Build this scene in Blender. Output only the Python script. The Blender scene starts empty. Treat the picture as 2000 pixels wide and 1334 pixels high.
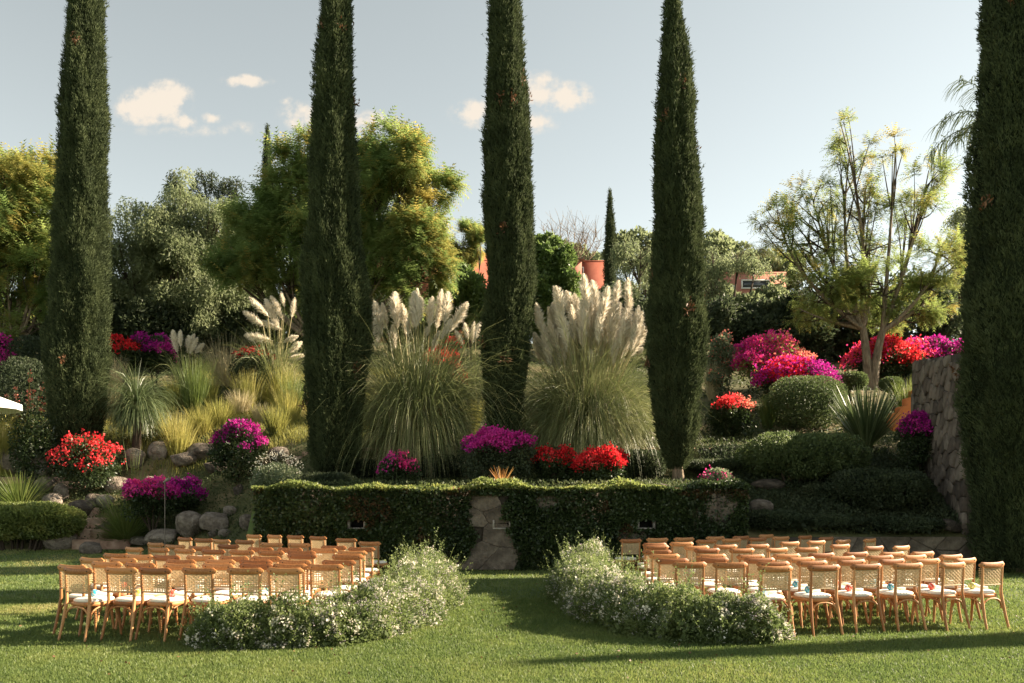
import bpy, math, time
import numpy as np
from mathutils import Vector, Matrix
T0 = time.time()
sc = bpy.context.scene
C = sc.collection
R = math.radians
# ------------------------------------------------------------------ camera
FPX, HOR, EYE = 1600.0, 965.0, 1.73          # focal length in photo pixels, horizon row, eye height
cam_d = bpy.data.cameras.new('camera'); cam = bpy.data.objects.new('camera', cam_d); C.objects.link(cam)
cam.location = (0, 0, EYE); cam.rotation_euler = (R(90), 0, 0)
cam_d.sensor_width = 36.0; cam_d.lens = 36.0 * FPX / 2000.0
cam_d.shift_y = (HOR - 667.0) / 2000.0
cam_d.clip_start = .1; cam_d.clip_end = 3000
sc.camera = cam
# ------------------------------------------------------------------ light
SUN_EL, SUN_AZ = 28.0, math.degrees(math.atan2(.976, .217))      # azimuth clockwise from +Y
sd = Vector((math.sin(R(SUN_AZ)) * math.cos(R(SUN_EL)), math.cos(R(SUN_AZ)) * math.cos(R(SUN_EL)), math.sin(R(SUN_EL))))
sun_d = bpy.data.lights.new('sun', 'SUN'); sun_d.energy = 4.4; sun_d.angle = R(.55); sun_d.color = (1.0, .84, .64)
sun = bpy.data.objects.new('sun', sun_d); C.objects.link(sun)
sun.rotation_euler = sd.to_track_quat('Z', 'Y').to_euler(); sun.location = (20, 5, 30)
w = bpy.data.worlds.new('World'); sc.world = w; w.use_nodes = True
nt = w.node_tree; N = nt.nodes; LK = nt.links
for n in list(N): N.remove(n)
def wn(t, **k):
    n = N.new(t)
    for a, b in k.items(): setattr(n, a, b)
    return n
def wmath(op, a, b=None, c=None):
    n = N.new('ShaderNodeMath'); n.operation = op
    for i, v in enumerate((a, b, c)):
        if v is None: continue
        if isinstance(v, (int, float)): n.inputs[i].default_value = v
        else: LK.new(v, n.inputs[i])
    return n.outputs[0]
sky = wn('ShaderNodeTexSky', sky_type='NISHITA', sun_disc=False)
sky.sun_elevation = R(SUN_EL); sky.sun_rotation = R(SUN_AZ); sky.altitude = 1900; sky.air_density = 1.0; sky.dust_density = .5; sky.ozone_density = 1.0
hs = wn('ShaderNodeHueSaturation'); hs.inputs['Saturation'].default_value = .36; hs.inputs['Value'].default_value = 1.0
LK.new(sky.outputs[0], hs.inputs['Color'])
tc = wn('ShaderNodeTexCoord'); sep = wn('ShaderNodeSeparateXYZ'); LK.new(tc.outputs['Generated'], sep.inputs[0])
ay = wmath('MAXIMUM', wmath('ABSOLUTE', sep.outputs[1]), .05)
U = wmath('DIVIDE', sep.outputs[0], ay); V = wmath('DIVIDE', sep.outputs[2], ay)
ns = wn('ShaderNodeTexNoise'); ns.inputs['Scale'].default_value = 52; ns.inputs['Detail'].default_value = 7; ns.inputs['Roughness'].default_value = .6
comb = wn('ShaderNodeCombineXYZ'); LK.new(U, comb.inputs[0]); LK.new(V, comb.inputs[1]); LK.new(comb.outputs[0], ns.inputs['Vector'])
blobs = [(300,205,62,34,1.),(325,190,44,30,1.),(265,215,36,26,.9),(362,238,20,16,.85),(415,230,20,11,.6),(482,158,46,12,.75),(590,228,44,28,.55),(715,238,48,20,.7),(785,250,18,18,.55),
         (1105,188,52,26,.85),(1050,182,50,38,.75),(1040,240,46,20,.6),(925,222,42,26,.7),(350,236,16,14,.5),(380,255,150,12,.28),(560,196,14,10,.4),(470,250,36,14,.3)]
acc = None
for (bx, by, ax, bb, st) in blobs:
    du = wmath('DIVIDE', wmath('SUBTRACT', U, (bx - 1000) / FPX), ax / FPX * 1.15)
    dv = wmath('DIVIDE', wmath('SUBTRACT', V, (HOR - by) / FPX), bb / FPX * 1.15)
    q = wmath('SUBTRACT', 1.0, wmath('SQRT', wmath('ADD', wmath('MULTIPLY', du, du), wmath('MULTIPLY', dv, dv))))
    q = wmath('MULTIPLY', wmath('MAXIMUM', wmath('ADD', q, .25), 0.0), st)
    acc = q if acc is None else wmath('MAXIMUM', acc, q)
cl = wmath('ADD', wmath('MULTIPLY', acc, .9), wmath('MULTIPLY', wmath('SUBTRACT', ns.outputs[0], .53), wmath('MINIMUM', wmath('MULTIPLY', acc, 5.0), 1.9)))
mr = wn('ShaderNodeMapRange', interpolation_type='SMOOTHSTEP'); LK.new(cl, mr.inputs[0]); mr.inputs[1].default_value = .04; mr.inputs[2].default_value = .66; mr.inputs[4].default_value = .92
mx = wn('ShaderNodeMix', data_type='RGBA'); LK.new(mr.outputs[0], mx.inputs[0])
wm = wn('ShaderNodeMix', data_type='RGBA', blend_type='MULTIPLY'); wm.inputs[0].default_value = 1
LK.new(hs.outputs[0], wm.inputs[6]); wm.inputs[7].default_value = (.975, .985, .86, 1)
LK.new(wm.outputs[2], mx.inputs[6])
CLOUD = N.new('ShaderNodeRGB'); CLOUD.outputs[0].default_value = (3.9, 3.45, 2.9, 1); LK.new(CLOUD.outputs[0], mx.inputs[7])
bg = wn('ShaderNodeBackground'); bg.inputs['Strength'].default_value = .055; LK.new(mx.outputs[2], bg.inputs[0])
wo = wn('ShaderNodeOutputWorld'); LK.new(bg.outputs[0], wo.inputs[0])
sc.view_settings.view_transform = 'Standard'; sc.view_settings.look = 'None'; sc.view_settings.gamma = 1.0
sc.view_settings.use_curve_mapping = False
sc.view_settings.exposure = 2.2
sc.render.engine = 'CYCLES'
sc.cycles.max_bounces = 6; sc.cycles.diffuse_bounces = 3; sc.cycles.transmission_bounces = 3; sc.cycles.transparent_max_bounces = 4

# ------------------------------------------------------------------ numpy helpers
rng = np.random.default_rng(7)
def at(px, py, Y): return ((px - 1000) * Y / FPX, Y, EYE + (HOR - py) * Y / FPX)
def PX(px, Y): return (px - 1000) * Y / FPX
def PZ(py, Y): return EYE + (HOR - py) * Y / FPX
def norm(v): return v / np.maximum(np.linalg.norm(v, axis=-1, keepdims=True), 1e-9)
_perm = np.random.default_rng(3).random((32, 32, 32))
def vnoise(p):
    p = np.asarray(p, float); i = np.floor(p).astype(int); f = p - i; f = f * f * (3 - 2 * f)
    out = 0
    for a in (0, 1):
        for b in (0, 1):
            for c in (0, 1):
                wgt = (f[..., 0] if a else 1 - f[..., 0]) * (f[..., 1] if b else 1 - f[..., 1]) * (f[..., 2] if c else 1 - f[..., 2])
                out = out + wgt * _perm[(i[..., 0] + a) % 32, (i[..., 1] + b) % 32, (i[..., 2] + c) % 32]
    return out * 2 - 1
def fbm(p, o=3):
    s = 0; a = 1; t = 0
    for k in range(o): s = s + a * vnoise(np.asarray(p) * (2 ** k) + 7.3 * k); t += a; a *= .5
    return s / t
def sstep(x, a, b):
    t = np.clip((x - a) / (b - a), 0, 1); return t * t * (3 - 2 * t)
class MB:
    def __init__(s): s.v = []; s.f = {3: [], 4: []}; s.r = {3: [], 4: []}; s.m = {3: [], 4: []}; s.n = 0; s.ng = []
    def add(s, v, f, rnd=None, mat=0):
        v = np.asarray(v, float).reshape(-1, 3); f = np.asarray(f, int)
        k = f.shape[1]; s.v.append(v); s.f[k].append(f + s.n); s.n += len(v)
        if rnd is None: rnd = np.full(len(f), .5)
        s.r[k].append(np.broadcast_to(np.asarray(rnd, float), (len(f),))); s.m[k].append(np.full(len(f), mat))
        return s
    def box(s, x0, x1, y0, y1, z0, z1, mat=0, rnd=.5):
        v = [(x, y, z) for z in (z0, z1) for y in (y0, y1) for x in (x0, x1)]
        return s.add(v, [(0, 2, 3, 1), (4, 5, 7, 6), (0, 1, 5, 4), (2, 6, 7, 3), (0, 4, 6, 2), (1, 3, 7, 5)], rnd, mat)
    def mesh(s, name, mats, smooth=False):
        me = bpy.data.meshes.new(name)
        V_ = np.concatenate(s.v) if s.v else np.zeros((0, 3))
        fs = []; rs = []; ms = []; tot = []
        for k in (3, 4):
            if s.f[k]:
                a = np.concatenate(s.f[k]); fs.append(a.ravel()); tot.append(np.full(len(a), k)); rs.append(np.concatenate(s.r[k])); ms.append(np.concatenate(s.m[k]))
        fl = np.concatenate(fs); tot = np.concatenate(tot); rs = np.concatenate(rs); ms = np.concatenate(ms)
        me.vertices.add(len(V_)); me.vertices.foreach_set('co', V_.astype(np.float32).ravel())
        me.loops.add(len(fl)); me.loops.foreach_set('vertex_index', fl.astype(np.int32))
        me.polygons.add(len(tot)); st = np.concatenate([[0], np.cumsum(tot)[:-1]])
        me.polygons.foreach_set('loop_start', st.astype(np.int32))
        me.polygons.foreach_set('material_index', ms.astype(np.int32))
        if smooth: me.polygons.foreach_set('use_smooth', np.ones(len(tot), bool))
        at_ = me.attributes.new('rnd', 'FLOAT', 'FACE'); at_.data.foreach_set('value', rs.astype(np.float32))
        for m in (mats if isinstance(mats, (list, tuple)) else [mats]): me.materials.append(m)
        me.update(calc_edges=True)
        return me
    def build(s, name, mats, parent=None, loc=(0, 0, 0), rz=0, smooth=False):
        return obj(name, s.mesh(name, mats, smooth), parent, loc, rz)
def obj(name, me, parent=None, loc=(0, 0, 0), rz=0):
    o = bpy.data.objects.new(name, me); C.objects.link(o); o.location = loc; o.rotation_euler = (0, 0, rz)
    if parent: o.parent = parent
    return o
def tag(o, label=None, cat=None, group=None, kind=None):
    if label: o['label'] = label
    if cat: o['category'] = cat
    if group: o['group'] = group
    if kind: o['kind'] = kind
    return o
def thing(name, label, cat, loc, rz=0, group=None):
    o = bpy.data.objects.new(name, None); C.objects.link(o); o.location = loc; o.rotation_euler = (0, 0, rz); o.empty_display_size = .2
    return tag(o, label, cat, group)
def tube(mb, pts, rad, sides=6, mat=0, rnd=.5, cap=True, sq=(1, 1)):
    pts = np.asarray(pts, float); n = len(pts); rad = np.broadcast_to(np.asarray(rad, float), (n,))
    tan = np.gradient(pts, axis=0); tan = norm(tan)
    ref = np.array([0, 0, 1.]) if abs(tan[:, 2]).mean() < .8 else np.array([1., 0, 0])
    a = norm(np.cross(tan, ref)); b = np.cross(tan, a)
    th = np.arange(sides) * 2 * math.pi / sides
    v = pts[:, None, :] + rad[:, None, None] * (np.cos(th)[None, :, None] * a[:, None, :] * sq[0] + np.sin(th)[None, :, None] * b[:, None, :] * sq[1])
    i = np.arange(n - 1)[:, None] * sides; j = np.arange(sides)[None, :]; j2 = (j + 1) % sides
    f = np.stack([i + j, i + j2, i + sides + j2, i + sides + j], -1).reshape(-1, 4)
    mb.add(v.reshape(-1, 3), f, rnd, mat)
    if cap:
        for e, c in ((0, pts[0]), (n - 1, pts[-1])):
            ring = v[e]; vv = np.vstack([ring, c[None]]); ff = [(k, (k + 1) % sides, sides) for k in range(sides)]
            mb.add(vv, ff, rnd, mat)
def bez(a, b, c, n=8):
    t = np.linspace(0, 1, n)[:, None]; a, b, c = map(lambda q: np.asarray(q, float), (a, b, c))
    return (1 - t) ** 2 * a + 2 * t * (1 - t) * b + t * t * c
def rdir(n, r=None):
    r = r or rng; return norm(r.normal(size=(n, 3)))
def leaves(mb, p, d, L, W, rnd=None, mat=0, fold=.25):
    """rhombic leaves from p along d"""
    n = len(p); L = np.broadcast_to(L, (n,))[:, None] * rng.uniform(.7, 1.3, (n, 1)); W = np.broadcast_to(W, (n,))[:, None] * rng.uniform(.75, 1.25, (n, 1))
    d = norm(d); s = norm(np.cross(d, rdir(n))); u = np.cross(s, d)
    v = np.stack([p, p + d * L * .45 + s * W * .5 + u * W * fold, p + d * L, p + d * L * .45 - s * W * .5 + u * W * fold], 1)
    f = (np.arange(n) * 4)[:, None] + np.array([0, 1, 2, 3])
    mb.add(v.reshape(-1, 3), f, rng.random(n) if rnd is None else rnd, mat)
def blades(mb, base, d0, L, W, droop, seg=4, rnd=None, mat=0, tipw=.1):
    """arching ribbons: start dir d0, gravity bend droop"""
    n = len(base); L = np.broadcast_to(L, (n,)); W = np.broadcast_to(W, (n,)); droop = np.broadcast_to(droop, (n,))
    d = norm(d0).copy(); p = base.copy(); side = norm(np.cross(d, np.array([0, 0, 1.])) + .35 * rdir(n))
    rows = []
    for k in range(seg + 1):
        t = k / seg; wd = (W * (1 - t) ** .6 * (1 if k else .7) + W * tipw * (t < 1) * 0)[:, None] * .5
        if k == seg: wd = wd * 0 + (W * tipw * .5)[:, None]
        rows.append(p - side * wd); rows.append(p + side * wd)
        p = p + d * (L / seg)[:, None]
        d = d.copy(); d[:, 2] -= droop / seg * (1 + t); d = norm(d)
    v = np.stack(rows, 1); k2 = 2 * (seg + 1)
    q = np.concatenate([np.array([[2 * k, 2 * k + 1, 2 * k + 3, 2 * k + 2]]) for k in range(seg)])
    f = (np.arange(n) * k2)[:, None, None] + q[None]
    r = rng.random(n) if rnd is None else np.broadcast_to(rnd, (n,))
    mb.add(v.reshape(-1, 3), f.reshape(-1, 4), np.repeat(r, seg), mat)
# ------------------------------------------------------------------ materials
def mat(name):
    m = bpy.data.materials.new(name); m.use_nodes = True; return m, m.node_tree.nodes, m.node_tree.links, m.node_tree.nodes['Principled BSDF']
def ramp(nodes, cols, pos=None):
    r = nodes.new('ShaderNodeValToRGB'); e = r.color_ramp.elements
    pos = pos or [i / max(1, len(cols) - 1) for i in range(len(cols))]
    while len(e) < len(cols): e.new(.5)
    for i, (p, c) in enumerate(zip(pos, cols)): e[i].position = p; e[i].color = (*c, 1)
    return r
def leafmat(name, cols, trans=.35, rough=.55, spec=.35, nscale=0.0, tcol=None, boost=1.0):
    m, n, l, b = mat(name)
    at_ = n.new('ShaderNodeAttribute'); at_.attribute_name = 'rnd'
    src = at_.outputs['Fac']
    if nscale:
        g = n.new('ShaderNodeNewGeometry'); no = n.new('ShaderNodeTexNoise'); no.inputs['Scale'].default_value = nscale; no.inputs['Detail'].default_value = 3
        l.new(g.outputs['Position'], no.inputs['Vector'])
        mr = n.new('ShaderNodeMapRange'); l.new(no.outputs[0], mr.inputs[0]); mr.inputs[1].default_value = .32; mr.inputs[2].default_value = .68
        mm = n.new('ShaderNodeMix'); mm.inputs[0].default_value = .6; l.new(src, mm.inputs[2]); l.new(mr.outputs[0], mm.inputs[3]); src = mm.outputs[0]
    r = ramp(n, cols); l.new(src, r.inputs[0]); l.new(r.outputs[0], b.inputs['Base Color'])
    b.inputs['Roughness'].default_value = rough; b.inputs['Specular IOR Level'].default_value = spec
    if trans > 0:
        t = n.new('ShaderNodeBsdfTranslucent'); hs = n.new('ShaderNodeHueSaturation'); hs.inputs['Saturation'].default_value = 1.0; hs.inputs['Value'].default_value = 1.6 * boost
        l.new(r.outputs[0], hs.inputs['Color']); l.new(hs.outputs[0], t.inputs[0])
        mix = n.new('ShaderNodeMixShader'); mix.inputs[0].default_value = trans
        l.new(b.outputs[0], mix.inputs[1]); l.new(t.outputs[0], mix.inputs[2]); l.new(mix.outputs[0], n['Material Output'].inputs[0])
    return m
def noisemat(name, cols, scale=4, rough=.8, bump=.3, bscale=None, pos=None, detail=8, stretch=(1, 1, 1), spec=.3, coord='Object', bdist=.02, use_rnd=0.0):
    m, n, l, b = mat(name)
    tc = n.new('ShaderNodeTexCoord'); mp = n.new('ShaderNodeMapping'); mp.inputs['Scale'].default_value = stretch
    l.new(tc.outputs[coord], mp.inputs[0])
    no = n.new('ShaderNodeTexNoise'); no.inputs['Scale'].default_value = scale; no.inputs['Detail'].default_value = detail; no.inputs['Roughness'].default_value = .62
    l.new(mp.outputs[0], no.inputs['Vector'])
    src = no.outputs[0]
    if use_rnd:
        oi = n.new('ShaderNodeObjectInfo'); mm = n.new('ShaderNodeMath'); mm.operation = 'MULTIPLY_ADD'
        l.new(oi.outputs['Random'], mm.inputs[0]); mm.inputs[1].default_value = use_rnd
        ad = n.new('ShaderNodeMath'); ad.operation = 'SUBTRACT'; l.new(no.outputs[0], ad.inputs[0]); ad.inputs[1].default_value = use_rnd / 2
        l.new(ad.outputs[0], mm.inputs[2]); src = mm.outputs[0]
    r = ramp(n, cols, pos or [.3 + .4 * i / max(1, len(cols) - 1) for i in range(len(cols))])
    l.new(src, r.inputs[0]); l.new(r.outputs[0], b.inputs['Base Color'])
    b.inputs['Roughness'].default_value = rough; b.inputs['Specular IOR Level'].default_value = spec
    n2 = n.new('ShaderNodeTexNoise'); n2.inputs['Scale'].default_value = bscale or scale * 4; n2.inputs['Detail'].default_value = 8
    l.new(mp.outputs[0], n2.inputs['Vector'])
    bp = n.new('ShaderNodeBump'); bp.inputs['Strength'].default_value = bump; bp.inputs['Distance'].default_value = bdist
    l.new(n2.outputs[0], bp.inputs['Height']); l.new(bp.outputs[0], b.inputs['Normal'])
    return m
M = {}
M['cypress'] = leafmat('cypress_foliage', [(.028, .038, .018), (.058, .075, .033), (.10, .12, .054)], .18, .8, .12, 1.6)
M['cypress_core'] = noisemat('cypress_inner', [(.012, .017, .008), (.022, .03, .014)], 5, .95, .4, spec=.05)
M['dead'] = leafmat('dead_sprigs', [(.10, .045, .022), (.17, .08, .035)], .1)
M['bark'] = noisemat('grey_bark', [(.07, .05, .035), (.2, .15, .1), (.3, .24, .17)], 5, .9, .9, stretch=(3, 3, .6), bdist=.03)
M['bark_dark'] = noisemat('dark_bark', [(.03, .022, .016), (.085, .06, .042)], 6, .95, .8, stretch=(3, 3, .7), bdist=.02)
M['jaca'] = leafmat('jacaranda_leaves', [(.09, .14, .042), (.13, .185, .055), (.18, .225, .068), (.24, .25, .08)], .58, .5, .3, .5)
M['jaca_yellow'] = leafmat('yellowing_leaves', [(.17, .19, .055), (.26, .24, .065), (.36, .27, .07)], .5, .55, .3, .8)
M['jaca_thin'] = leafmat('thin_yellow_green_leaves', [(.12, .165, .045), (.185, .23, .065), (.27, .28, .09)], .55, .5, .3, .5)
M['pepper'] = leafmat('pepper_leaves', [(.11, .135, .07), (.17, .20, .10), (.26, .285, .16)], .5, .6, .3, .5)
M['bright'] = leafmat('bright_leaves', [(.06, .10, .03), (.10, .15, .04), (.15, .19, .06)], .45, .45, .4, 1.2)
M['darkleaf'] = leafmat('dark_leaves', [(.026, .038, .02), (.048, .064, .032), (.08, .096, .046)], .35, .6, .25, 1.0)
M['ivy'] = leafmat('ivy_leaves', [(.022, .036, .013), (.04, .062, .02), (.07, .095, .03)], .3, .4, .45, 1.0)
M['ivy_red'] = leafmat('reddish_ivy', [(.10, .045, .02), (.06, .05, .02), (.14, .07, .03)], .3)
M['topiary'] = leafmat('clipped_leaves', [(.05, .075, .03), (.085, .115, .042), (.14, .17, .06)], .35, .55, .3, 2.0)
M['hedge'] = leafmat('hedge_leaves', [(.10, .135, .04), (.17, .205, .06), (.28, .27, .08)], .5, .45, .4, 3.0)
M['shrubleaf'] = leafmat('shrub_leaves', [(.018, .032, .012), (.035, .055, .018), (.06, .08, .028)], .3, .45, .4, 2.0)
M['cover'] = leafmat('ground_cover_leaves', [(.03, .045, .018), (.06, .08, .03), (.12, .13, .05)], .35, .6, .25, .8)
M['pamp'] = leafmat('pampas_blades', [(.07, .09, .035), (.13, .155, .055), (.24, .25, .11), (.42, .37, .2)], .3, .45, .4, .9)
M['plume'] = leafmat('plume_silk', [(.72, .62, .47), (.85, .78, .64), (.92, .88, .78)], .5, .9, .1, boost=.62)
M['straw'] = leafmat('straw_stalks', [(.30, .25, .12), (.45, .38, .2)], .2)
M['drygrass'] = leafmat('golden_grass', [(.13, .15, .035), (.27, .26, .07), (.43, .36, .13)], .45, .6, .3, .7)
M['palegrass'] = leafmat('pale_dry_grass', [(.35, .30, .17), (.52, .45, .28)], .4)
M['greengrass'] = leafmat('green_tuft_grass', [(.06, .09, .02), (.11, .15, .035), (.19, .21, .06)], .4, .5, .35, 1.0)
M['yucca'] = leafmat('sword_leaves', [(.05, .075, .028), (.09, .12, .05), (.16, .19, .09)], .25, .35, .5)
M['agave'] = leafmat('grey_agave', [(.25, .28, .24), (.36, .4, .35)], .1, .5)
M['brom'] = leafmat('orange_blades', [(.16, .08, .03), (.38, .17, .05), (.45, .28, .1)], .4)
M['white_fl'] = leafmat('white_petals', [(.62, .56, .42), (.75, .7, .57), (.82, .8, .7)], .35, .7, .2, boost=.6)
M['lilac_fl'] = leafmat('lilac_petals', [(.42, .36, .38), (.56, .5, .5)], .35, .7, .2, boost=.6)
M['arr_leaf'] = leafmat('arrangement_leaves', [(.07, .10, .035), (.14, .18, .06), (.25, .28, .11)], .42, .5, .35, 3.0)
M['sage'] = leafmat('grey_green_leaves', [(.10, .13, .07), (.2, .23, .13)], .4)
def flower(name, cols): return leafmat(name, cols, .4, .75, .15, boost=.7)
F = {'magenta': flower('magenta_bracts', [(.40, .015, .20), (.57, .03, .29), (.70, .07, .39)]),
     'purple': flower('purple_bracts', [(.26, .010, .17), (.40, .018, .26), (.52, .04, .34)]),
     'red': flower('red_bracts', [(.48, .012, .02), (.68, .025, .035), (.8, .06, .06)]),
     'darkred': flower('dark_red_bracts', [(.22, .008, .012), (.38, .014, .02)]),
     'coral': flower('coral_bracts', [(.74, .035, .05), (.84, .07, .08), (.88, .15, .14)]),
     'pink': flower('pink_bracts', [(.7, .03, .18), (.82, .06, .28), (.85, .13, .33)]),
     'salmon': flower('salmon_bracts', [(.8, .2, .14), (.85, .34, .24)])}
M['soil'] = noisemat('hillside_soil', [(.035, .04, .016), (.075, .08, .028), (.15, .13, .06), (.25, .19, .11)], .45, .95, .6, bscale=8, bdist=.08, pos=[.3, .45, .56, .68])
M['lawn'] = noisemat('lawn_turf', [(.05, .082, .026), (.08, .118, .036), (.12, .148, .048), (.23, .195, .09)], .8, .9, .8, bscale=60, bdist=.02, pos=[.3, .45, .58, .76])
M['turf'] = leafmat('grass_blades', [(.078, .12, .034), (.125, .168, .046), (.18, .208, .06), (.34, .28, .125)], .4, .5, .3)
M['stone'] = noisemat('retaining_stone', [(.05, .04, .03), (.12, .096, .073), (.23, .19, .145)], 3.2, .92, .9, use_rnd=.12, bdist=.05)
M['stone2'] = noisemat('quarry_stone', [(.045, .036, .028), (.105, .083, .066), (.21, .175, .14)], 2.5, .9, .9, use_rnd=.35, bdist=.04)
M['mortar'] = noisemat('dark_mortar', [(.035, .028, .02), (.075, .06, .045)], 6, .95, .6)
M['rock'] = noisemat('river_boulder', [(.06, .048, .038), (.15, .12, .094), (.28, .235, .19)], 2.6, .88, 1.0, use_rnd=.35, bdist=.05)
M['brickstep'] = noisemat('tuff_step', [(.22, .13, .09), (.36, .23, .165), (.46, .33, .25)], 4, .9, .7, bdist=.02, use_rnd=.2)
M['orange'] = noisemat('orange_plaster', [(.62, .19, .05), (.75, .26, .08)], 3, .85, .2)
M['redwall'] = noisemat('terracotta_plaster', [(.26, .07, .042), (.33, .10, .06)], 2.5, .9, .2)
M['pinkwall'] = noisemat('faded_salmon_plaster', [(.34, .13, .09), (.44, .19, .135)], 1.2, .9, .2)
M['paleroof'] = noisemat('roof_tiles', [(.2, .11, .07), (.36, .22, .15)], 6, .9, .5)
M['glass'] = noisemat('dark_glass', [(.03, .035, .04), (.05, .055, .06)], 2, .15, 0.0, spec=.6)
M['whitepaint'] = noisemat('white_paint', [(.62, .6, .55), (.75, .73, .68)], 6, .6, .2)
M['paleframe'] = noisemat('weathered_cement', [(.22, .2, .17), (.34, .31, .27)], 9, .8, .4)
M['black'] = noisemat('black_void', [(.01, .01, .01), (.015, .015, .014)], 6, .9, .1)
M['wood'] = noisemat('beech_wood', [(.25, .088, .026), (.35, .14, .042), (.46, .205, .072)], 6, .5, .12, stretch=(6, 1.2, 6), use_rnd=.5, spec=.35, bdist=.003)
M['woodv'] = noisemat('beech_wood_upright', [(.29, .12, .04), (.39, .175, .06), (.50, .245, .098)], 6, .5, .12, stretch=(6, 6, 1.2), use_rnd=.5, spec=.35, bdist=.003)
M['cane'] = leafmat('woven_cane', [(.50, .36, .19), (.60, .45, .26), (.70, .55, .34)], .35, .6, .3, 30, boost=.6)
M['cushion'] = noisemat('cream_cushion', [(.74, .68, .58), (.82, .77, .68)], 30, .85, .25, bdist=.003)
M['bolt'] = noisemat('dark_bolt', [(.03, .018, .012), (.05, .03, .02)], 20, .5, .1)
M['metal'] = noisemat('aged_metal', [(.09, .07, .055), (.2, .16, .12)], 9, .5, .3, spec=.5)
M['lampglass'] = noisemat('frosted_glass', [(.14, .125, .10), (.22, .2, .165)], 5, .25, .1, spec=.5)
M['canvas'] = noisemat('white_canvas', [(.7, .68, .64), (.8, .78, .75)], 8, .85, .2)
M['ballred'] = noisemat('painted_red', [(.8, .75, .66), (.75, .05, .03), (.8, .14, .08)], 28, .4, .05, pos=[.36, .48, .6])
M['ballblue'] = noisemat('painted_teal', [(.8, .78, .7), (.02, .25, .4), (.03, .42, .5)], 28, .4, .05, pos=[.36, .48, .6])
M['ballyellow'] = noisemat('painted_yellow', [(.8, .78, .7), (.62, .55, .08), (.4, .45, .1)], 28, .4, .05, pos=[.36, .48, .6])

# ------------------------------------------------------------------ terrain
def prof(Y): return np.interp(Y, [19, 22, 22.8, 24, 27, 30, 36, 44, 60, 90, 900], [1.85, 1.98, 2.2, 3.0, 3.75, 4.8, 7.2, 9.8, 11, 12, 12])
def toe(X): return np.interp(X, [-10, -6.3], [22, 19.3])
def terrain(X, Y):
    X = np.asarray(X, float); Y = np.asarray(Y, float)
    P = prof(Y)
    lawn = .22 * sstep(Y, 17, 22) * sstep(-X, 7.5, 9.5)
    t = Y - toe(X)
    left = lawn + np.interp(t, [0, .3, 3.3, 5, 9], [0, .15, 1.85, 2.9, 4.4])
    k = sstep(Y, 25, 27.5); left = left * (1 - k) + P * k
    cen = np.where(Y < 18.75, 0, P)
    rgt = np.interp(Y, [18.84, 18.86, 21.5, 24, 25], [0, .75, 1.9, 3.0, 3.25]); k = sstep(Y, 23.5, 25); rgt = rgt * (1 - k) + P * k
    wl = sstep(X, -6.35, -5.75); wr = sstep(X, 5.1, 5.5)
    z = left * (1 - wl) + cen * wl
    z = z * (1 - wr) + rgt * wr
    lf = t < 0
    lf = np.where(X > -6.05, Y < 18.75, lf)
    bumps = fbm(np.stack([X * .35, Y * .35, X * 0 + 3], -1)) * .14 * sstep(Y, 23.5, 27) * (1 + .03 * np.clip(Y - 25, 0, 60))
    return z + bumps
def tz(X, Y): return float(terrain(np.array([X]), np.array([Y]))[0])
def gY(px, py, y0=18.9, y1=60.):
    ys_ = np.arange(y0, y1, .05); xs_ = (px - 1000) * ys_ / FPX; hit = np.nonzero((terrain(xs_, ys_) >= EYE + (HOR - py) * ys_ / FPX) & ~islawn(xs_, ys_))[0]
    return float(ys_[hit[0]]) if len(hit) else y0
def islawn(X, Y): return np.where(X > -6.05, Y < 18.8, Y < toe(X) + .02)
xs = np.concatenate([[-900, -400, -200, -120, -80, -60, -45], np.arange(-36, -7.5, .5), np.arange(-7.5, -5.35, .1), np.arange(-5.2, 5, .5), np.arange(5.0, 5.7, .1), np.arange(6, 36.1, .5), [45, 60, 80, 120, 200, 400, 900]])
ys = np.concatenate([[-60, -30, -10], np.arange(-2, 18.6, .5), [18.6, 18.72, 18.78, 18.84, 18.88], np.arange(19, 30, .25), np.arange(30, 46, .5), [47, 50, 54, 60, 70, 80, 90, 120, 200, 400, 900]])
GX, GY = np.meshgrid(xs, ys); GZ = terrain(GX, GY)
nv = GX.size; ny, nx = GX.shape
ii, jj = np.meshgrid(np.arange(ny - 1), np.arange(nx - 1), indexing='ij')
quads = np.stack([ii * nx + jj, ii * nx + jj + 1, (ii + 1) * nx + jj + 1, (ii + 1) * nx + jj], -1).reshape(-1, 4)
V3 = np.stack([GX, GY, GZ], -1).reshape(-1, 3)
cxy = V3[quads].mean(1); lm = islawn(cxy[:, 0], cxy[:, 1])
for nm, mk, mt in (('lawn', lm, M['lawn']), ('hillside', ~lm, M['soil'])):
    q = quads[mk]; uq, inv = np.unique(q, return_inverse=True)
    mb = MB(); mb.add(V3[uq], inv.reshape(-1, 4)); o = mb.build(nm, mt, smooth=True); tag(o, kind='structure')
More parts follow.
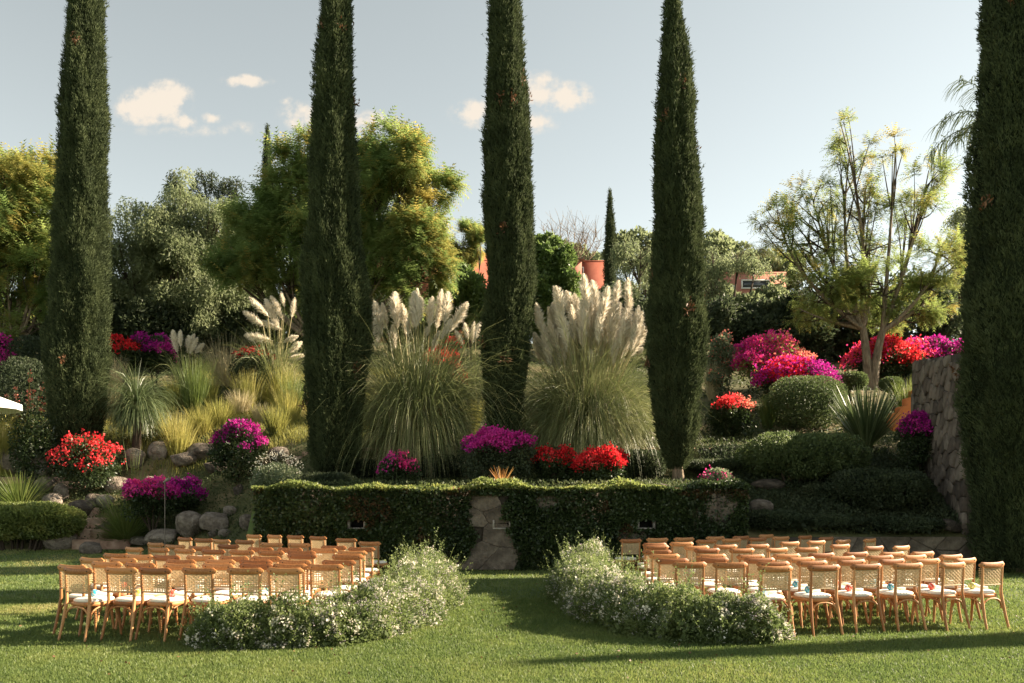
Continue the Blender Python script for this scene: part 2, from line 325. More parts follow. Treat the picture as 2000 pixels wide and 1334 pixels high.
# grass blades on the lawn
mb = MB()
def scatter(n, x0, x1, y0, y1): return rng.uniform(x0, x1, n), rng.uniform(y0, y1, n)
for (n, y0, y1, Lg) in ((150000, 7.2, 10, .034), (130000, 10, 13.5, .04), (90000, 13.5, 22, .05)):
    Y = rng.uniform(y0, y1, n); X = rng.uniform(-1.0, 1.0, n) * (Y * .66)
    k = islawn(X, Y); X, Y = X[k], Y[k]; n = len(X)
    patch = fbm(np.stack([X * .9, Y * .9, X * 0], -1)); fine = vnoise(np.stack([X * 5, Y * 5, X * 0 + 9], -1))
    dry = np.clip(sstep(-X, 3.5, 7) * sstep(patch, -.15, .45) * .8, 0, 1)
    r = np.clip(.36 + .28 * patch + .1 * fine + .12 * rng.normal(size=n), 0, .8) * (1 - dry) + dry * (.75 + .25 * rng.random(n))
    p = np.stack([X, Y, terrain(X, Y)], -1); L = Lg * rng.uniform(.6, 1.3, n)
    d = np.stack([rng.normal(size=n) * .5, rng.normal(size=n) * .5, np.ones(n)], -1); d = norm(d)
    s = norm(np.cross(d, rdir(n))) * (.0035 + .0004 * Y)[:, None]
    v = np.stack([p - s, p + s, p + d * L[:, None]], 1)
    mb.add(v.reshape(-1, 3), np.arange(n * 3).reshape(-1, 3), r)
o = mb.build('grass', M['turf']); tag(o, 'short mown green grass blades covering the lawn', 'grass', kind='stuff')

mb = MB(); n = 260; Y = rng.uniform(7.5, 17, n); X = rng.uniform(-1, 1, n) * Y * .62
leaves(mb, np.stack([X, Y, np.full(n, .035)], -1), rdir(n) * np.array([1, 1, .25]), .035, .022)
o = mb.build('fallen_leaves', M['dead']); tag(o, 'scattered dry fallen leaves lying on the lawn', 'leaves', kind='stuff')
# ------------------------------------------------------------------ polygons: stones by clipping
def clip_poly(poly, nrm, d):
    out = []
    for i in range(len(poly)):
        a, b = poly[i], poly[(i + 1) % len(poly)]; da, db = np.dot(a, nrm) - d, np.dot(b, nrm) - d
        if da <= 0: out.append(a)
        if (da < 0 < db) or (db < 0 < da): out.append(a + (b - a) * (da / (da - db)))
    return out
def cells(x0, x1, y0, y1, sx, sy, gap, r, top=None):
    nx_ = max(1, round((x1 - x0) / sx)); ny_ = max(1, round((y1 - y0) / sy)); S = []
    for j in range(ny_):
        for i in range(nx_):
            S.append(((i + .5 + (.5 if j % 2 else 0) * .6 + r.uniform(-.47, .47)) / nx_ * (x1 - x0) + x0, (j + .5 + r.uniform(-.47, .47)) / ny_ * (y1 - y0) + y0))
    S = np.array(S); q = S / np.array([sx, sy]); res = []
    for k, s in enumerate(S):
        poly = [np.array(c, float) / np.array([sx, sy]) for c in ((x0, y0), (x1, y0), (x1, y1), (x0, y1))]
        dist = np.linalg.norm(q - q[k], axis=1); o_ = np.argsort(dist)[1:14]
        for m in o_:
            nn = q[m] - q[k]; poly = clip_poly(poly, nn, np.dot(nn, (q[m] + q[k]) / 2))
            if len(poly) < 3: break
        if len(poly) < 3: continue
        poly = np.array(poly) * np.array([sx, sy]); c = poly.mean(0)
        dd = np.linalg.norm(poly - c, axis=1, keepdims=True); poly = c + (poly - c) * np.clip(1 - gap / np.maximum(dd, .03), .3, 1)
        # drop near-duplicate corners
        keep = [poly[0]]
        for p in poly[1:]:
            if np.linalg.norm(p - keep[-1]) > .015: keep.append(p)
        if len(keep) >= 3: res.append((c, np.array(keep)))
    return res
def stone_mesh(c, poly, depth, r, mt, bev=.025):
    """prism in local XZ, bulging towards -Y"""
    p = poly - c; n = len(p); mb = MB(); dd = np.linalg.norm(p, axis=1, keepdims=True)
    inner = p * np.clip(1 - bev / np.maximum(dd, .03), .4, 1)
    f0 = -depth; back = np.c_[p[:, 0], np.full(n, .03), p[:, 1]]; rim = np.c_[p[:, 0], np.full(n, f0 + bev * .8), p[:, 1]]
    fr = np.c_[inner[:, 0], f0 + r.uniform(-.006, .012, n), inner[:, 1]]; ce = np.array([[0, f0 - .008, 0]])
    v = np.vstack([back, rim, fr, ce]); i = np.arange(n); j = (i + 1) % n
    mb.add(v, np.concatenate([np.stack([i, j, n + j, n + i], -1), np.stack([n + i, n + j, 2 * n + j, 2 * n + i], -1)]))
    mb.add(v, np.stack([2 * n + i, 2 * n + j, np.full(n, 3 * n)], -1))
    return mb.mesh('stone', mt)

# ------------------------------------------------------------------ retaining wall with ivy (centre)
WX0, WX1, WY, WH = -5.8, 5.3, 18.5, 1.83
wall = thing('retaining_wall', 'long ivy covered stone retaining wall across the back of the lawn', 'wall', (0, WY, 0))
niches = [PX(x, WY) for x in (697, 980, 1262)]; nz = PZ(1023, WY); nw, nh = .17, .085
mb = MB()   # wall body in pieces round the niches
edges_ = [WX0]
for q in niches: edges_ += [q - nw, q + nw]
edges_.append(WX1)
for i in range(0, len(edges_) - 1):
    a, b = edges_[i], edges_[i + 1]
    if i % 2 == 0: mb.box(a, b, 0, .3, 0, WH)
    else: mb.box(a, b, 0, .3, 0, nz - nh); mb.box(a, b, 0, .3, nz + nh, WH)
mb.build('wall_body', M['mortar'], wall)
for q in niches:
    mb = MB(); mb.box(q - nw + .002, q + nw - .002, .22, .28, nz - nh + .002, nz + nh - .002); vo = mb.build('vent_opening', M['black'], wall)
    mb = MB(); t = .035
    mb.box(q - nw - t, q - nw + .01, -.06, .2, nz - nh, nz + nh); mb.box(q + nw - .01, q + nw + t, -.06, .2, nz - nh, nz + nh); mb.box(q - nw - t, q + nw + t, -.07, .2, nz - nh - t, nz - nh - .002)
    mb.build('vent_frame', M['paleframe'], wall)
sr = np.random.default_rng(5)
def bare(X, Z):
    """how bare the wall is at X (world), Z: 1 = no ivy"""
    px = 1000 + X * FPX / WY; py = HOR - (Z - EYE) * FPX / WY
    n = vnoise(np.stack([X * 2.6, Z * 2.6, X * 0 + 1.5], -1)) * 26
    cx = np.interp(py, [960, 1000, 1040, 1070, 1100, 1118], [962, 955, 962, 962, 960, 958]); hw = np.interp(py, [966, 985, 1010, 1045, 1070, 1118], [40, 34, 24, 34, 44, 52])
    a = sstep(hw - np.abs(px - cx) + n, -6, 8)
    b = sstep(1 - np.hypot((px - 1062) / 30, (py - 978) / 12) + n / 60, 0, .3)
    c = sstep(1 - np.hypot((px - 1405) / 34, (py - 1000) / 34) + n / 50, 0, .4)
    e = sstep(1 - np.hypot((px - 1240) / 46, (py - 1046) / 16) + n / 50, 0, .4)
    g = sstep(1 - np.hypot((px - 860) / 22, (py - 1090) / 34) + n / 50, 0, .4) * .6
    return np.maximum.reduce([a, b * .8, c * .85, e * .8, g]) * (py > 966)
for c, poly in cells(WX0, WX1, .02, WH - .05, .66, .44, .003, sr):
    if bare(np.array([c[0]]), np.array([c[1]]))[0] < .15 and bare(np.array([c[0] + .15]), np.array([c[1]]))[0] < .15: continue
    if any(abs(c[0] - q) < nw + .12 and abs(c[1] - nz) < nh + .1 for q in niches): continue
    obj('stone', stone_mesh(c, poly, .045 + sr.uniform(0, .012), sr, M['stone'], .014), wall, (c[0], 0, c[1]))
ivy = MB(); ivr = MB()
n = 62000; X = rng.uniform(WX0, WX1, n); Z = rng.uniform(0, WH + .03, n)
lump = fbm(np.stack([X * 1.7, Z * 1.7, X * 0], -1)); k = (rng.random(n) > bare(X, Z) * 1.05) & ~np.any([(abs(X - q) < nw + .05) & (Z > nz - nh - .02) & (Z < nz + nh + .015) for q in niches], axis=0)
X, Z, lump = X[k], Z[k], lump[k]; n = len(X)
dep = np.clip(.08 + .24 * lump + .06 * Z, .01, .45) * sstep(X, WX0 - .3, WX0 + .3) * rng.uniform(.3, 1, n)
p = np.stack([X, -dep, Z], -1); d = rdir(n) + np.array([0, -.6, -.35])
redm = (fbm(np.stack([X * .9 + 5, Z * .9, X * 0 + 4], -1)) > .18) & (rng.random(n) < .5)
leaves(ivy, p[~redm], d[~redm], .075, .055); leaves(ivr, p[redm], d[redm], .075, .055)
n = 26000; X = rng.uniform(WX0, WX1, n); Yt = rng.uniform(-.24, .5, n); h = .09 + .24 * fbm(np.stack([X * 1.6, Yt * 1.6, X * 0 + 8], -1))
Zt = WH - .02 + h * np.sqrt(np.clip(1 - ((Yt - .1) / .42) ** 2, 0, 1)) * rng.uniform(.3, 1.15, n)
lit_ = fbm(np.stack([X * .55, Yt * .5, X * 0 + 3], -1)) > -.12; ivt = MB()
leaves(ivy, np.stack([X, Yt, Zt], -1)[~lit_], rdir((~lit_).sum()) + np.array([0, -.2, .5]), .07, .05)
leaves(ivt, np.stack([X, Yt, Zt + .015], -1)[lit_], rdir(lit_.sum()) + np.array([0, -.2, .5]), .07, .05)
tag(ivt.build('sunlit_tint_ivy', M['hedge'], wall), kind='stuff')  # sunlight along the wall top put into a paler leaf colour
ivy.build('ivy', M['ivy'], wall); tag(wall.children[-1], kind='stuff')
o = ivr.build('reddish_ivy', M['ivy_red'], wall); tag(o, kind='stuff')

# ------------------------------------------------------------------ low wall and tall stone wall (right)
lowr = thing('low_stone_wall', 'low stone retaining wall behind the right hand chairs', 'wall', (0, 18.62, 0))
mb = MB(); mb.box(WX1 + .01, 10.6, .02, .25, 0, .74); mb.build('wall_body', M['mortar'], lowr)
for c, poly in cells(7.2, 10.6, .02, .76, .42, .30, .006, sr):
    obj('stone', stone_mesh(c, poly, .05 + sr.uniform(0, .025), sr, M['stone']), lowr, (c[0], .02, c[1]))
A = np.array([10.75, 18.86]); B = np.array([11.95, 23.8]); WL = np.linalg.norm(B - A); ang = math.atan2(B[1] - A[1], B[0] - A[0])
tall = thing('tall_stone_wall', 'tall rough stone wall climbing the slope at the right behind the dark cypress', 'wall', (B[0], B[1], 0), ang + math.pi)
# local x runs from B (far) to A (near); local +y = towards garden side
def topz(s): return 5.6 + (5.0 - 5.6) * s / WL
mb = MB(); v = []
for s in np.linspace(0, WL, 12):
    for y in (-.25, .25): v += [(s, y, -.2), (s, y, topz(s))]
f = []
for i in range(11):
    a = i * 4; b = a + 4
    f += [(a, b, b + 1, a + 1), (a + 2, a + 3, b + 3, b + 2), (a + 1, b + 1, b + 3, a + 3)]
f += [(0, 1, 3, 2), (44, 46, 47, 45)]
mb.add(v, f); mb.build('wall_body', M['mortar'], tall)
cnt = 0
# garden face normal in world is (-sin, cos) of ang -> find which local side it is
for c, poly in cells(0, WL, .0, 5.6, .40, .36, .014, sr):
    if c[1] > topz(c[0]) - .05 or c[1] < tz(*(B + (A - B) * c[0] / WL)) * .82 - .4: continue
    poly = poly.copy(); poly[:, 1] = np.minimum(poly[:, 1], topz(c[0]) - .01)
    # faces local -y ; garden side (world -x) for heading ang+pi is local -y
    obj('stone', stone_mesh(c, poly, .05 + sr.uniform(0, .05), sr, M['stone2'], .03), tall, (c[0], -.25, c[1])); cnt += 1
# orange stair beside the wall
st = thing('orange_stairs', 'orange plastered stair steps climbing beside the tall stone wall', 'stairs', (PX(1782, 27), 27, tz(PX(1782, 27), 27)))
zb = st.location.z
for k, (x0, x1, yt) in enumerate(((1748, 1776, 806), (1764, 1790, 793), (1778, 1800, 776), (1790, 1812, 776 - 16))):
    Yk = 27 + .42 * k; mb = MB(); mb.box(PX(x0, Yk) - st.location.x, PX(x1, Yk) - st.location.x + .5, .42 * k, .42 * k + .6, -.6, PZ(yt, Yk) - zb); mb.build('step', M['orange'], st)

# ------------------------------------------------------------------ brick edging on the terrace bank
edg = thing('brick_edging', 'thin line of brick edging along the top of the terrace bank', 'edging', (0, 24.05, 0))
bm_ = MB().box(-.11, .11, -.06, .06, -.08, .05).mesh('brick', M['brickstep'])
for i, x in enumerate(np.arange(-6.5, 8.0, .235)):
    o = obj('brick', bm_, edg, (x, rng.uniform(-.01, .01), tz(x, 24.05) + .03), rng.uniform(-.04, .04))

# ------------------------------------------------------------------ cypresses
def cypress(name, Y, spec, label, base_py=None, trunk=None, n=20000, dead=10, basez=None, cut=None):
    spec = [(a, b, c) for a, b, c in spec]
    zc = np.array([PZ(s[0], Y) for s in spec]); xc = np.array([PX((s[1] + s[2]) / 2, Y) for s in spec]); rr = np.array([(s[2] - s[1]) / 2 * Y / FPX for s in spec])
    o_ = np.argsort(zc); zc, xc, rr = zc[o_], xc[o_], rr[o_]
    bx = xc[0]; bz = basez if basez is not None else tz(bx, Y)
    t = thing(name, label, 'cypress', (bx, Y, bz))
    zc = zc - bz; xc = xc - bx
    if zc[0] < .05: zc[0] = .05
    sdv = rng.uniform(0, 30)
    rf = lambda z: np.interp(z, zc, rr); xf = lambda z: np.interp(z, zc, xc)
    def lump(th, z): 
        q = np.stack([np.cos(th) * 1.5 + sdv, np.sin(th) * 1.5, z * .55], -1)
        q2 = np.stack([np.cos(th) * 4.2 + sdv, np.sin(th) * 4.2, z * 1.3], -1)
        return .15 * vnoise(q) + .13 * vnoise(q2) + .05 * vnoise(np.stack([np.cos(th) * 9 + sdv, np.sin(th) * 9, z * 3.2], -1))
    # core
    mb = MB(); zs = np.linspace(zc[0] + .1, zc[-1] - .02, 70); th = np.arange(20) * 2 * math.pi / 20
    ZZ, TT = np.meshgrid(zs, th, indexing='ij'); rad = rf(ZZ) * (.79 + lump(TT, ZZ))
    v = np.stack([xf(ZZ) + rad * np.cos(TT), rad * np.sin(TT), ZZ], -1).reshape(-1, 3)
    i = np.arange(69)[:, None] * 20; j = np.arange(20)[None]; j2 = (j + 1) % 20
    mb.add(v, np.stack([i + j, i + j2, i + 20 + j2, i + 20 + j], -1).reshape(-1, 4)); 
    mb.add(v, [(k, (k + 1) % 20, 10) for k in range(20) if k not in (9, 10)])
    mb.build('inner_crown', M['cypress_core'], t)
    # sprays
    z = rng.uniform(zc[0], zc[-1], n * 3); keep = rng.random(n * 3) < (rf(z) + .05) / (rr.max() + .05) * .9; z = z[keep][:n]; n = len(z)
    th = rng.uniform(0, 2 * math.pi, n); lp = lump(th, z); rad = rf(z) * (.83 + lp) + rng.uniform(-.05, .03, n)
    out = np.stack([np.cos(th), np.sin(th), np.zeros(n)], -1)
    p = np.stack([xf(z) + rad * np.cos(th), rad * np.sin(th), z], -1)
    cell = vnoise(np.stack([np.cos(th) * 9, np.sin(th) * 9, z * 4.], -1))
    d = norm(out * rng.uniform(.15, .75, (n, 1)) + np.array([0, 0, 1.]) * rng.uniform(.5, 1.1, (n, 1)) + rdir(n) * .25)
    L = rng.uniform(.07, .16, n) * (1 + .25 * cell)
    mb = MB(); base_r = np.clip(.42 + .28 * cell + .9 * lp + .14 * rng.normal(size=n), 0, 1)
    for k in range(4):
        dk = norm(d + rdir(n) * .42); leaves(mb, p + rdir(n) * .025 + d * (L * .25 * k)[:, None], dk, L * (.7 if k else 1.), .024, base_r, fold=.35)
    for q_ in range(70):
        j_ = rng.integers(0, n); m_ = 14; o2 = out[j_] * rng.uniform(.5, 1) + np.array([0, 0, rng.uniform(.5, 1.2)]); o2 /= np.linalg.norm(o2); tt_ = rng.uniform(0, rng.uniform(.12, .34), m_)[:, None]
        leaves(mb, p[j_] + o2 * tt_, norm(o2 + rdir(m_) * .6), .08, .024, rng.uniform(.2, .8))
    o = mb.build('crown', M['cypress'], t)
    if dead:
        for q in range(dead):
            zq = rng.uniform(zc[0] + 1, zc[-1] * .85); tq = rng.uniform(-math.pi, 0) if q % 4 else rng.uniform(0, math.pi); m = 26
            c = np.array([xf(zq) + rf(zq) * (.97 + lump(np.array(tq), np.array(zq))) * math.cos(tq), rf(zq) * (.97 + lump(np.array(tq), np.array(zq))) * math.sin(tq), zq])
            mb = MB(); leaves(mb, c + rng.normal(size=(m, 3)) * np.array([.05, .05, .09]), rdir(m) + np.array([0, 0, .8]), .12, .04)
            mb.build('dead_sprig', M['dead'], t)
    mb = MB(); tx0, tw = trunk if trunk else (xc[0] * FPX / Y, 16)
    r0 = tw / 2 * Y / FPX
    tube(mb, [(0, 0, -.25), (0, 0, .15), (xf(.9), 0, .9), (xf(2.5), 0, 2.5), (xf(zc[-1] * .7), 0, zc[-1] * .7)], [r0 * 1.5, r0 * 1.15, r0, r0 * .9, .03], 9)
    # buttress ridges
    for a in (0.4, 2.2, 4.1, 5.3): tube(mb, [(r0 * 1.7 * math.cos(a), r0 * 1.7 * math.sin(a), -.2), (r0 * .9 * math.cos(a), r0 * .9 * math.sin(a), .35), (r0 * .6 * math.cos(a), r0 * .6 * math.sin(a), 1.1)], [r0 * .5, r0 * .4, r0 * .3], 6)
    mb.build('trunk', M['bark'], t)
    return t
cypress('cypress', 26.0, [(-330, 165, 175), (-200, 150, 190), (0, 137, 203), (200, 119, 205), (350, 115, 209), (500, 100, 210), (650, 95, 212), (780, 97, 208), (840, 104, 200), (872, 122, 188)], 'tall cypress at the far left of the row, its right side sunlit', n=38000, dead=5)
cypress('cypress', 21.9, [(-420, 652, 660), (-200, 640, 673), (0, 630, 684), (100, 622, 688), (200, 617, 690), (300, 607, 697), (400, 602, 703), (500, 592, 711), (600, 589, 724), (680, 590, 722), (800, 596, 713), (880, 603, 706), (915, 612, 690), (932, 625, 668)], 'thick dark cypress left of centre with a bare foot behind the ivy wall', trunk=(640, 17), n=38000, dead=8)
cypress('cypress', 22.95, [(-300, 978, 986), (-150, 968, 1000), (0, 958, 1014), (100, 954, 1022), (200, 948, 1030), (400, 944, 1041), (560, 946, 1045), (640, 938, 1036), (750, 938, 1030), (850, 950, 1018), (880, 962, 1004)], 'cypress in the middle between the two big pampas clumps', n=36000, dead=8)
cypress('cypress', 21.4, [(-60, 1308, 1314), (0, 1302, 1324), (100, 1295, 1341), (200, 1287, 1357), (350, 1277, 1370), (500, 1267, 1378), (620, 1263, 1377), (750, 1268, 1376), (850, 1283, 1365), (895, 1297, 1349), (918, 1310, 1338)], 'slender cypress right of centre with pointed tip and bare trunk above the wall', trunk=(1324, 19), n=36000, dead=8)
cypress('cypress', 18.0, [(-700, 2000, 2010), (-300, 1950, 2052), (0, 1919, 2081), (200, 1906, 2094), (400, 1898, 2102), (520, 1890, 2110), (650, 1887, 2113), (800, 1890, 2110), (900, 1900, 2100), (1000, 1907, 2090), (1080, 1912, 2088), (1118, 1920, 2080)], 'massive dark cypress at the right edge beside the stone wall', n=46000, dead=7, basez=0.0)
# further one standing out of frame to the right: it throws the long shadow over the front of the lawn
cypress('cypress', 12.0, [(0, 3195, 3205), (120, 3176, 3224), (400, 3150, 3250), (700, 3125, 3275), (1000, 3125, 3275), (1190, 3140, 3260)], 'cypress on the lawn outside the frame whose shadow crosses the front lawn', n=9000, dead=0, basez=0.0)
cypress('cypress', 50.0, [(244, 521, 523), (270, 517, 526), (310, 513, 531), (370, 510, 534), (450, 508, 536), (560, 508, 538), (700, 510, 536)], 'distant pencil cypress rising behind the left feathery tree', n=7000, dead=0)
cypress('cypress', 50.0, [(370, 1190, 1192), (400, 1187, 1196), (440, 1183, 1200), (500, 1180, 1203), (560, 1181, 1204), (700, 1183, 1202)], 'distant pencil cypress against the sky above the right pampas', n=6000, dead=0)

# ------------------------------------------------------------------ trees
def limbs(mb, start, targets, r0, sub=3, r=None, bend=.25, sides=6):
    """main limbs from start to targets, returns list of curves"""
    out = []
    for tg in targets:
        tg = np.array(tg, float); mid = (np.array(start) * .5 + tg * .5) + np.array([(tg[0] - start[0]) * bend, (tg[1] - start[1]) * bend, -abs(tg[2] - start[2]) * bend * .3]) + rng.normal(size=3) * .12 * np.linalg.norm(tg - start) * .5
        c = bez(start, mid, tg, 10); tube(mb, c, np.linspace(r0, r0 * .18, 10), sides); out.append(c)
    return out
def fronds(mb, tips, outd, nf, L, rnd, nl=6, wl=.11, droop=.7):
    """pinnate leaves: nf per tip"""
    n = len(tips) * nf; p = np.repeat(tips, nf, 0); d = norm(np.repeat(outd, nf, 0) * .7 + rdir(n) * .9 + np.array([0, 0, .15])); Ls = L * rng.uniform(.6, 1.3, n)
    side = norm(np.cross(d, np.array([0, 0, 1.])) + .2 * rdir(n)); r = np.clip(np.repeat(rnd, nf) + rng.normal(size=n) * .08, 0, 1)
    for k in range(nl):
        q = p + d * (Ls / nl)[:, None]
        w_ = wl * math.sin(math.pi * (k + 1.0) / (nl + 1)) ** .6
        for sg in (1, -1):
            tip = p + d * (Ls / nl * .9)[:, None] + side * (sg * w_) + np.array([0, 0, -.03])
            v = np.stack([p, p + d * (Ls / nl * .45)[:, None], tip], 1)
            mb.add(v.reshape(-1, 3), np.arange(n * 3).reshape(-1, 3), r)
        d = d.copy(); d[:, 2] -= droop / nl; d = norm(d); p = q
def frond_tree(name, Y, px, base_py, crown, label, cat, ntip=900, nf=5, L=.68, yellow=.25, main=None, mats=('jaca', 'jaca_yellow'), trunk_r=.16, fork=.35, basez=None, leafw=.14, gap=.0, lean=0):
    """crown: list of ellipses in photo pixels (cx, cy, rx, ry, yellowness, density)"""
    bx = PX(px, Y); bz = tz(bx, Y) if basez is None else basez
    t = thing(name, label, cat, (bx, Y, bz)); wood = MB(); lf = MB(); lfy = MB(); tw = MB()
    zc = [PZ(c[1], Y) - bz for c in crown]; H = max(zc); fz = min(zc) * fork
    stems = main or [(0, 0)]
    tops = []
    for (dx, dz) in stems:
        s = np.array([dx * .6, rng.uniform(-.1, .1), fz + dz])
        tube(wood, bez((dx * .12, 0, -.2), (dx * .25 + lean * .3, 0, fz * .5), s, 9), np.linspace(trunk_r * (1.25 if len(stems) == 1 else 1), trunk_r * .68, 9), 9); tops.append(s)
    for (cx, cy, rx, ry, yl, den) in crown:
        c = np.array([PX(cx, Y) - bx, rng.uniform(-.8, .8) * rx * Y / FPX * .5, PZ(cy, Y) - bz]); rad = np.array([rx, rx * .85, ry]) * Y / FPX
        tp = tops[int(np.argmin([abs(c[0] - q[0]) for q in tops]))]
        lim = limbs(wood, tp, [c + rad * np.array([0, 0, .35])], trunk_r * .5)[0]
        # sub-branches into clumps
        ncl = max(4, int(11 * rx * ry / 2500)); m = int(ntip * .68 * den * rx * ry / 6000)
        cl = rdir(ncl) * rng.uniform(.45, .98, (ncl, 1)) * rad + c
        for q in cl:
            b0 = lim[rng.integers(4, 9)]
            tube(tw, bez(b0, (b0 + q) / 2 + rng.normal(size=3) * .15 + np.array([0, 0, -.1]), q, 6), np.linspace(trunk_r * .2, .012, 6), 4, cap=False)
        tips = []
        for q in cl:
            k = max(3, m // ncl); dd = rdir(k); dd[:, 2] = dd[:, 2] * .8 + .1
            tt = q + dd * rng.uniform(.45, 1.0, (k, 1)) * rad * rng.uniform(.26, .5)
            tips.append(tt)
            for w_ in range(min(k, 6)): tube(tw, bez(q, (q + tt[w_]) / 2 + rng.normal(size=3) * .05, tt[w_], 4), np.linspace(.014, .006, 4), 3, cap=False)
        tips = np.concatenate(tips); od = norm(tips - c + np.array([0, 0, .2]))
        nv_ = fbm(tips * .8 + 11); r = np.clip(.34 + .3 * nv_ + (tips[:, 2] - c[2]) / rad[2] * .12 + .1 * yl, 0, 1)
        ym = rng.random(len(tips)) < np.clip(yl * (1 + 1.5 * vnoise(tips * 1.1)), 0, 1)
        if (~ym).any(): fronds(lf, tips[~ym], od[~ym], nf, L, r[~ym], wl=leafw)
        if ym.any(): fronds(lfy, tips[ym], od[ym], nf, L, r[ym] + .2, wl=leafw)
    wood.build('trunk', M['bark'], t, smooth=True); tw.build('branches', M['bark_dark'], t)
    lf.build('crown', M[mats[0]], t)
    if lfy.n: lfy.build('yellow_foliage', M[mats[1]], t)
    return t
frond_tree('jacaranda_tree', 33, 12, 690, [(60, 340, 75, 50, .55, 1), (-40, 370, 90, 70, .3, .8), (70, 420, 60, 60, .3, 1), (0, 440, 70, 60, .15, 1), (85, 520, 50, 60, .6, .8), (20, 540, 60, 50, .5, .7), (70, 590, 50, 40, .2, .8), (-60, 500, 80, 90, .1, .6), (40, 470, 60, 50, .4, .9), (100, 460, 40, 50, .4, .9), (10, 500, 50, 40, .4, .8), (60, 640, 50, 36, .2, .7)],
           'yellow green feathery tree at the left edge beside the first cypress', 'tree', main=[(-.25, 0), (.45, .3)], trunk_r=.16, fork=.5)
frond_tree('jacaranda_tree', 34, 640, 700, [(600, 305, 50, 44, .22, 1.1), (745, 300, 74, 58, .15, 1.2), (800, 300, 40, 34, .15, 1.1), (860, 370, 36, 36, .5, 1.0), (690, 340, 80, 60, .1, 1), (800, 330, 52, 50, .3, 1.1), (548, 385, 44, 46, .55, 1.0), (620, 400, 80, 70, .06, 1), (740, 400, 80, 70, .12, 1.1), (835, 410, 58, 55, .7, 1.1), (480, 450, 60, 50, .12, 1.1), (500, 410, 50, 40, .2, 1.1), (455, 500, 44, 40, .1, 1.1), (540, 480, 70, 60, .1, 1), (800, 480, 70, 60, .25, 1.1), (720, 510, 60, 55, .15, .9), (480, 530, 55, 40, .1, .9), (570, 560, 60, 45, .15, .8), (850, 520, 45, 60, .8, 1.0), (790, 570, 50, 36, .3, .8), (650, 480, 80, 70, .05, .8)],
           'big feathery green and yellow tree spreading behind the left of centre cypress', 'tree', main=[(-.6, 0), (.1, .4), (.7, .1)], trunk_r=.2, fork=.4)
frond_tree('jacaranda_tree', 33, 1700, 770, [(1640, 250, 26, 34, 0.53, 0.19), (1660, 300, 50, 40, 0.53, 0.19), (1745, 295, 34, 26, 0.53, 0.21), (1590, 385, 70, 44, 0.44, 0.29), (1520, 420, 40, 36, 0.44, 0.26), (1690, 380, 60, 50, 0.44, 0.26), (1810, 350, 40, 40, 0.40, 0.31), (1800, 410, 60, 44, 0.26, 0.36), (1580, 470, 80, 50, 0.40, 0.38), (1700, 480, 80, 52, 0.31, 0.36), (1830, 500, 52, 56, 0.40, 0.42), (1600, 560, 76, 46, 0.22, 0.47), (1720, 560, 84, 50, 0.07, 0.52), (1830, 580, 56, 46, 0.18, 0.50), (1560, 610, 30, 24, 0.31, 0.36), (1640, 620, 40, 24, 0.26, 0.31), (1770, 620, 60, 30, 0.09, 0.47)],
           'sunlit yellow green tree with forked pale trunk on the right slope', 'tree', main=[(-.45, 0), (.75, -.15)], trunk_r=.2, fork=.85, mats=('jaca_thin', 'jaca_yellow'), L=.5, leafw=.10, ntip=1150)
frond_tree('yellow_tree', 42, 915, 650, [(905, 470, 36, 36, .95, 1.2), (940, 480, 30, 34, .95, 1.2), (900, 520, 30, 30, .6, .9), (870, 560, 26, 34, .75, .9)], 'small golden leaved tree between the left pampas and the middle cypress', 'tree', trunk_r=.12, fork=.4, ntip=2600, L=.45, leafw=.11)
def pepper_tree(Y, px, crown, label, mt='pepper', dens=1.7, strand=.8, name='pepper_tree', trunk_r=.22):
    bx = PX(px, Y); bz = tz(bx, Y); t = thing(name, label, 'tree', (bx, Y, bz)); wood = MB(); lf = MB()
    fz = (min(PZ(c[1], Y) for c in crown) - bz) * .5
    tube(wood, bez((0, 0, -.3), (.2, 0, fz * .5), (0, 0, fz), 8), np.linspace(trunk_r * 1.3, trunk_r * .8, 8), 9)
    for (cx, cy, rx, ry, den) in crown:
        c = np.array([PX(cx, Y) - bx, rng.uniform(-.6, .6) * rx * Y / FPX * .5, PZ(cy, Y) - bz]); rad = np.array([rx, rx * .9, ry]) * Y / FPX
        lim = limbs(wood, (0, 0, fz), [c], trunk_r * .5)[0]
        ncl = max(5, int(rx * ry / 160)); cl = rdir(ncl) * rng.uniform(.55, 1., (ncl, 1)) * rad + c
        for q in cl[:10]:
            b0 = lim[rng.integers(5, 9)]; tube(wood, bez(b0, (b0 + q) / 2, q, 5), np.linspace(trunk_r * .16, .02, 5), 4, cap=False)
        ns_ = int(26 * dens * den)
        P = np.repeat(cl, ns_, 0); dd = rdir(len(P)); rr_ = rng.uniform(.3, 1, (len(P), 1)); P = P + dd * rr_ * np.array([.75, .75, .42]) * (rad.mean() * .34 + .25)
        tint = np.clip(.4 + .35 * np.repeat(vnoise(cl * .9), ns_) + .12 * rng.normal(size=len(P)), 0, 1)
        drift = norm(dd * np.array([1, 1, 0]) + .01) * .25
        for k in range(7):
            q = P + np.array([0, 0, -1.]) * (k * strand / 7) + drift * (k / 7) + rng.normal(size=P.shape) * .035
            leaves(lf, q, rdir(len(P)) * .8 + np.array([0, 0, -.7]), .18, .055, tint)
    wood.build('trunk', M['bark_dark'], t); o = lf.build('crown', M[mt], t)
    return t
pepper_tree(38, 330, [(300, 440, 90, 70, 1), (250, 520, 70, 80, 1), (360, 520, 90, 80, 1), (430, 440, 60, 60, 1), (360, 400, 40, 70, .8), (450, 560, 80, 60, 1), (270, 600, 70, 50, 1), (390, 610, 90, 50, 1), (350, 460, 70, 60, 1), (500, 610, 60, 50, .8)], 'broad grey green weeping tree between the left cypress and the feathery tree', dens=1.9)
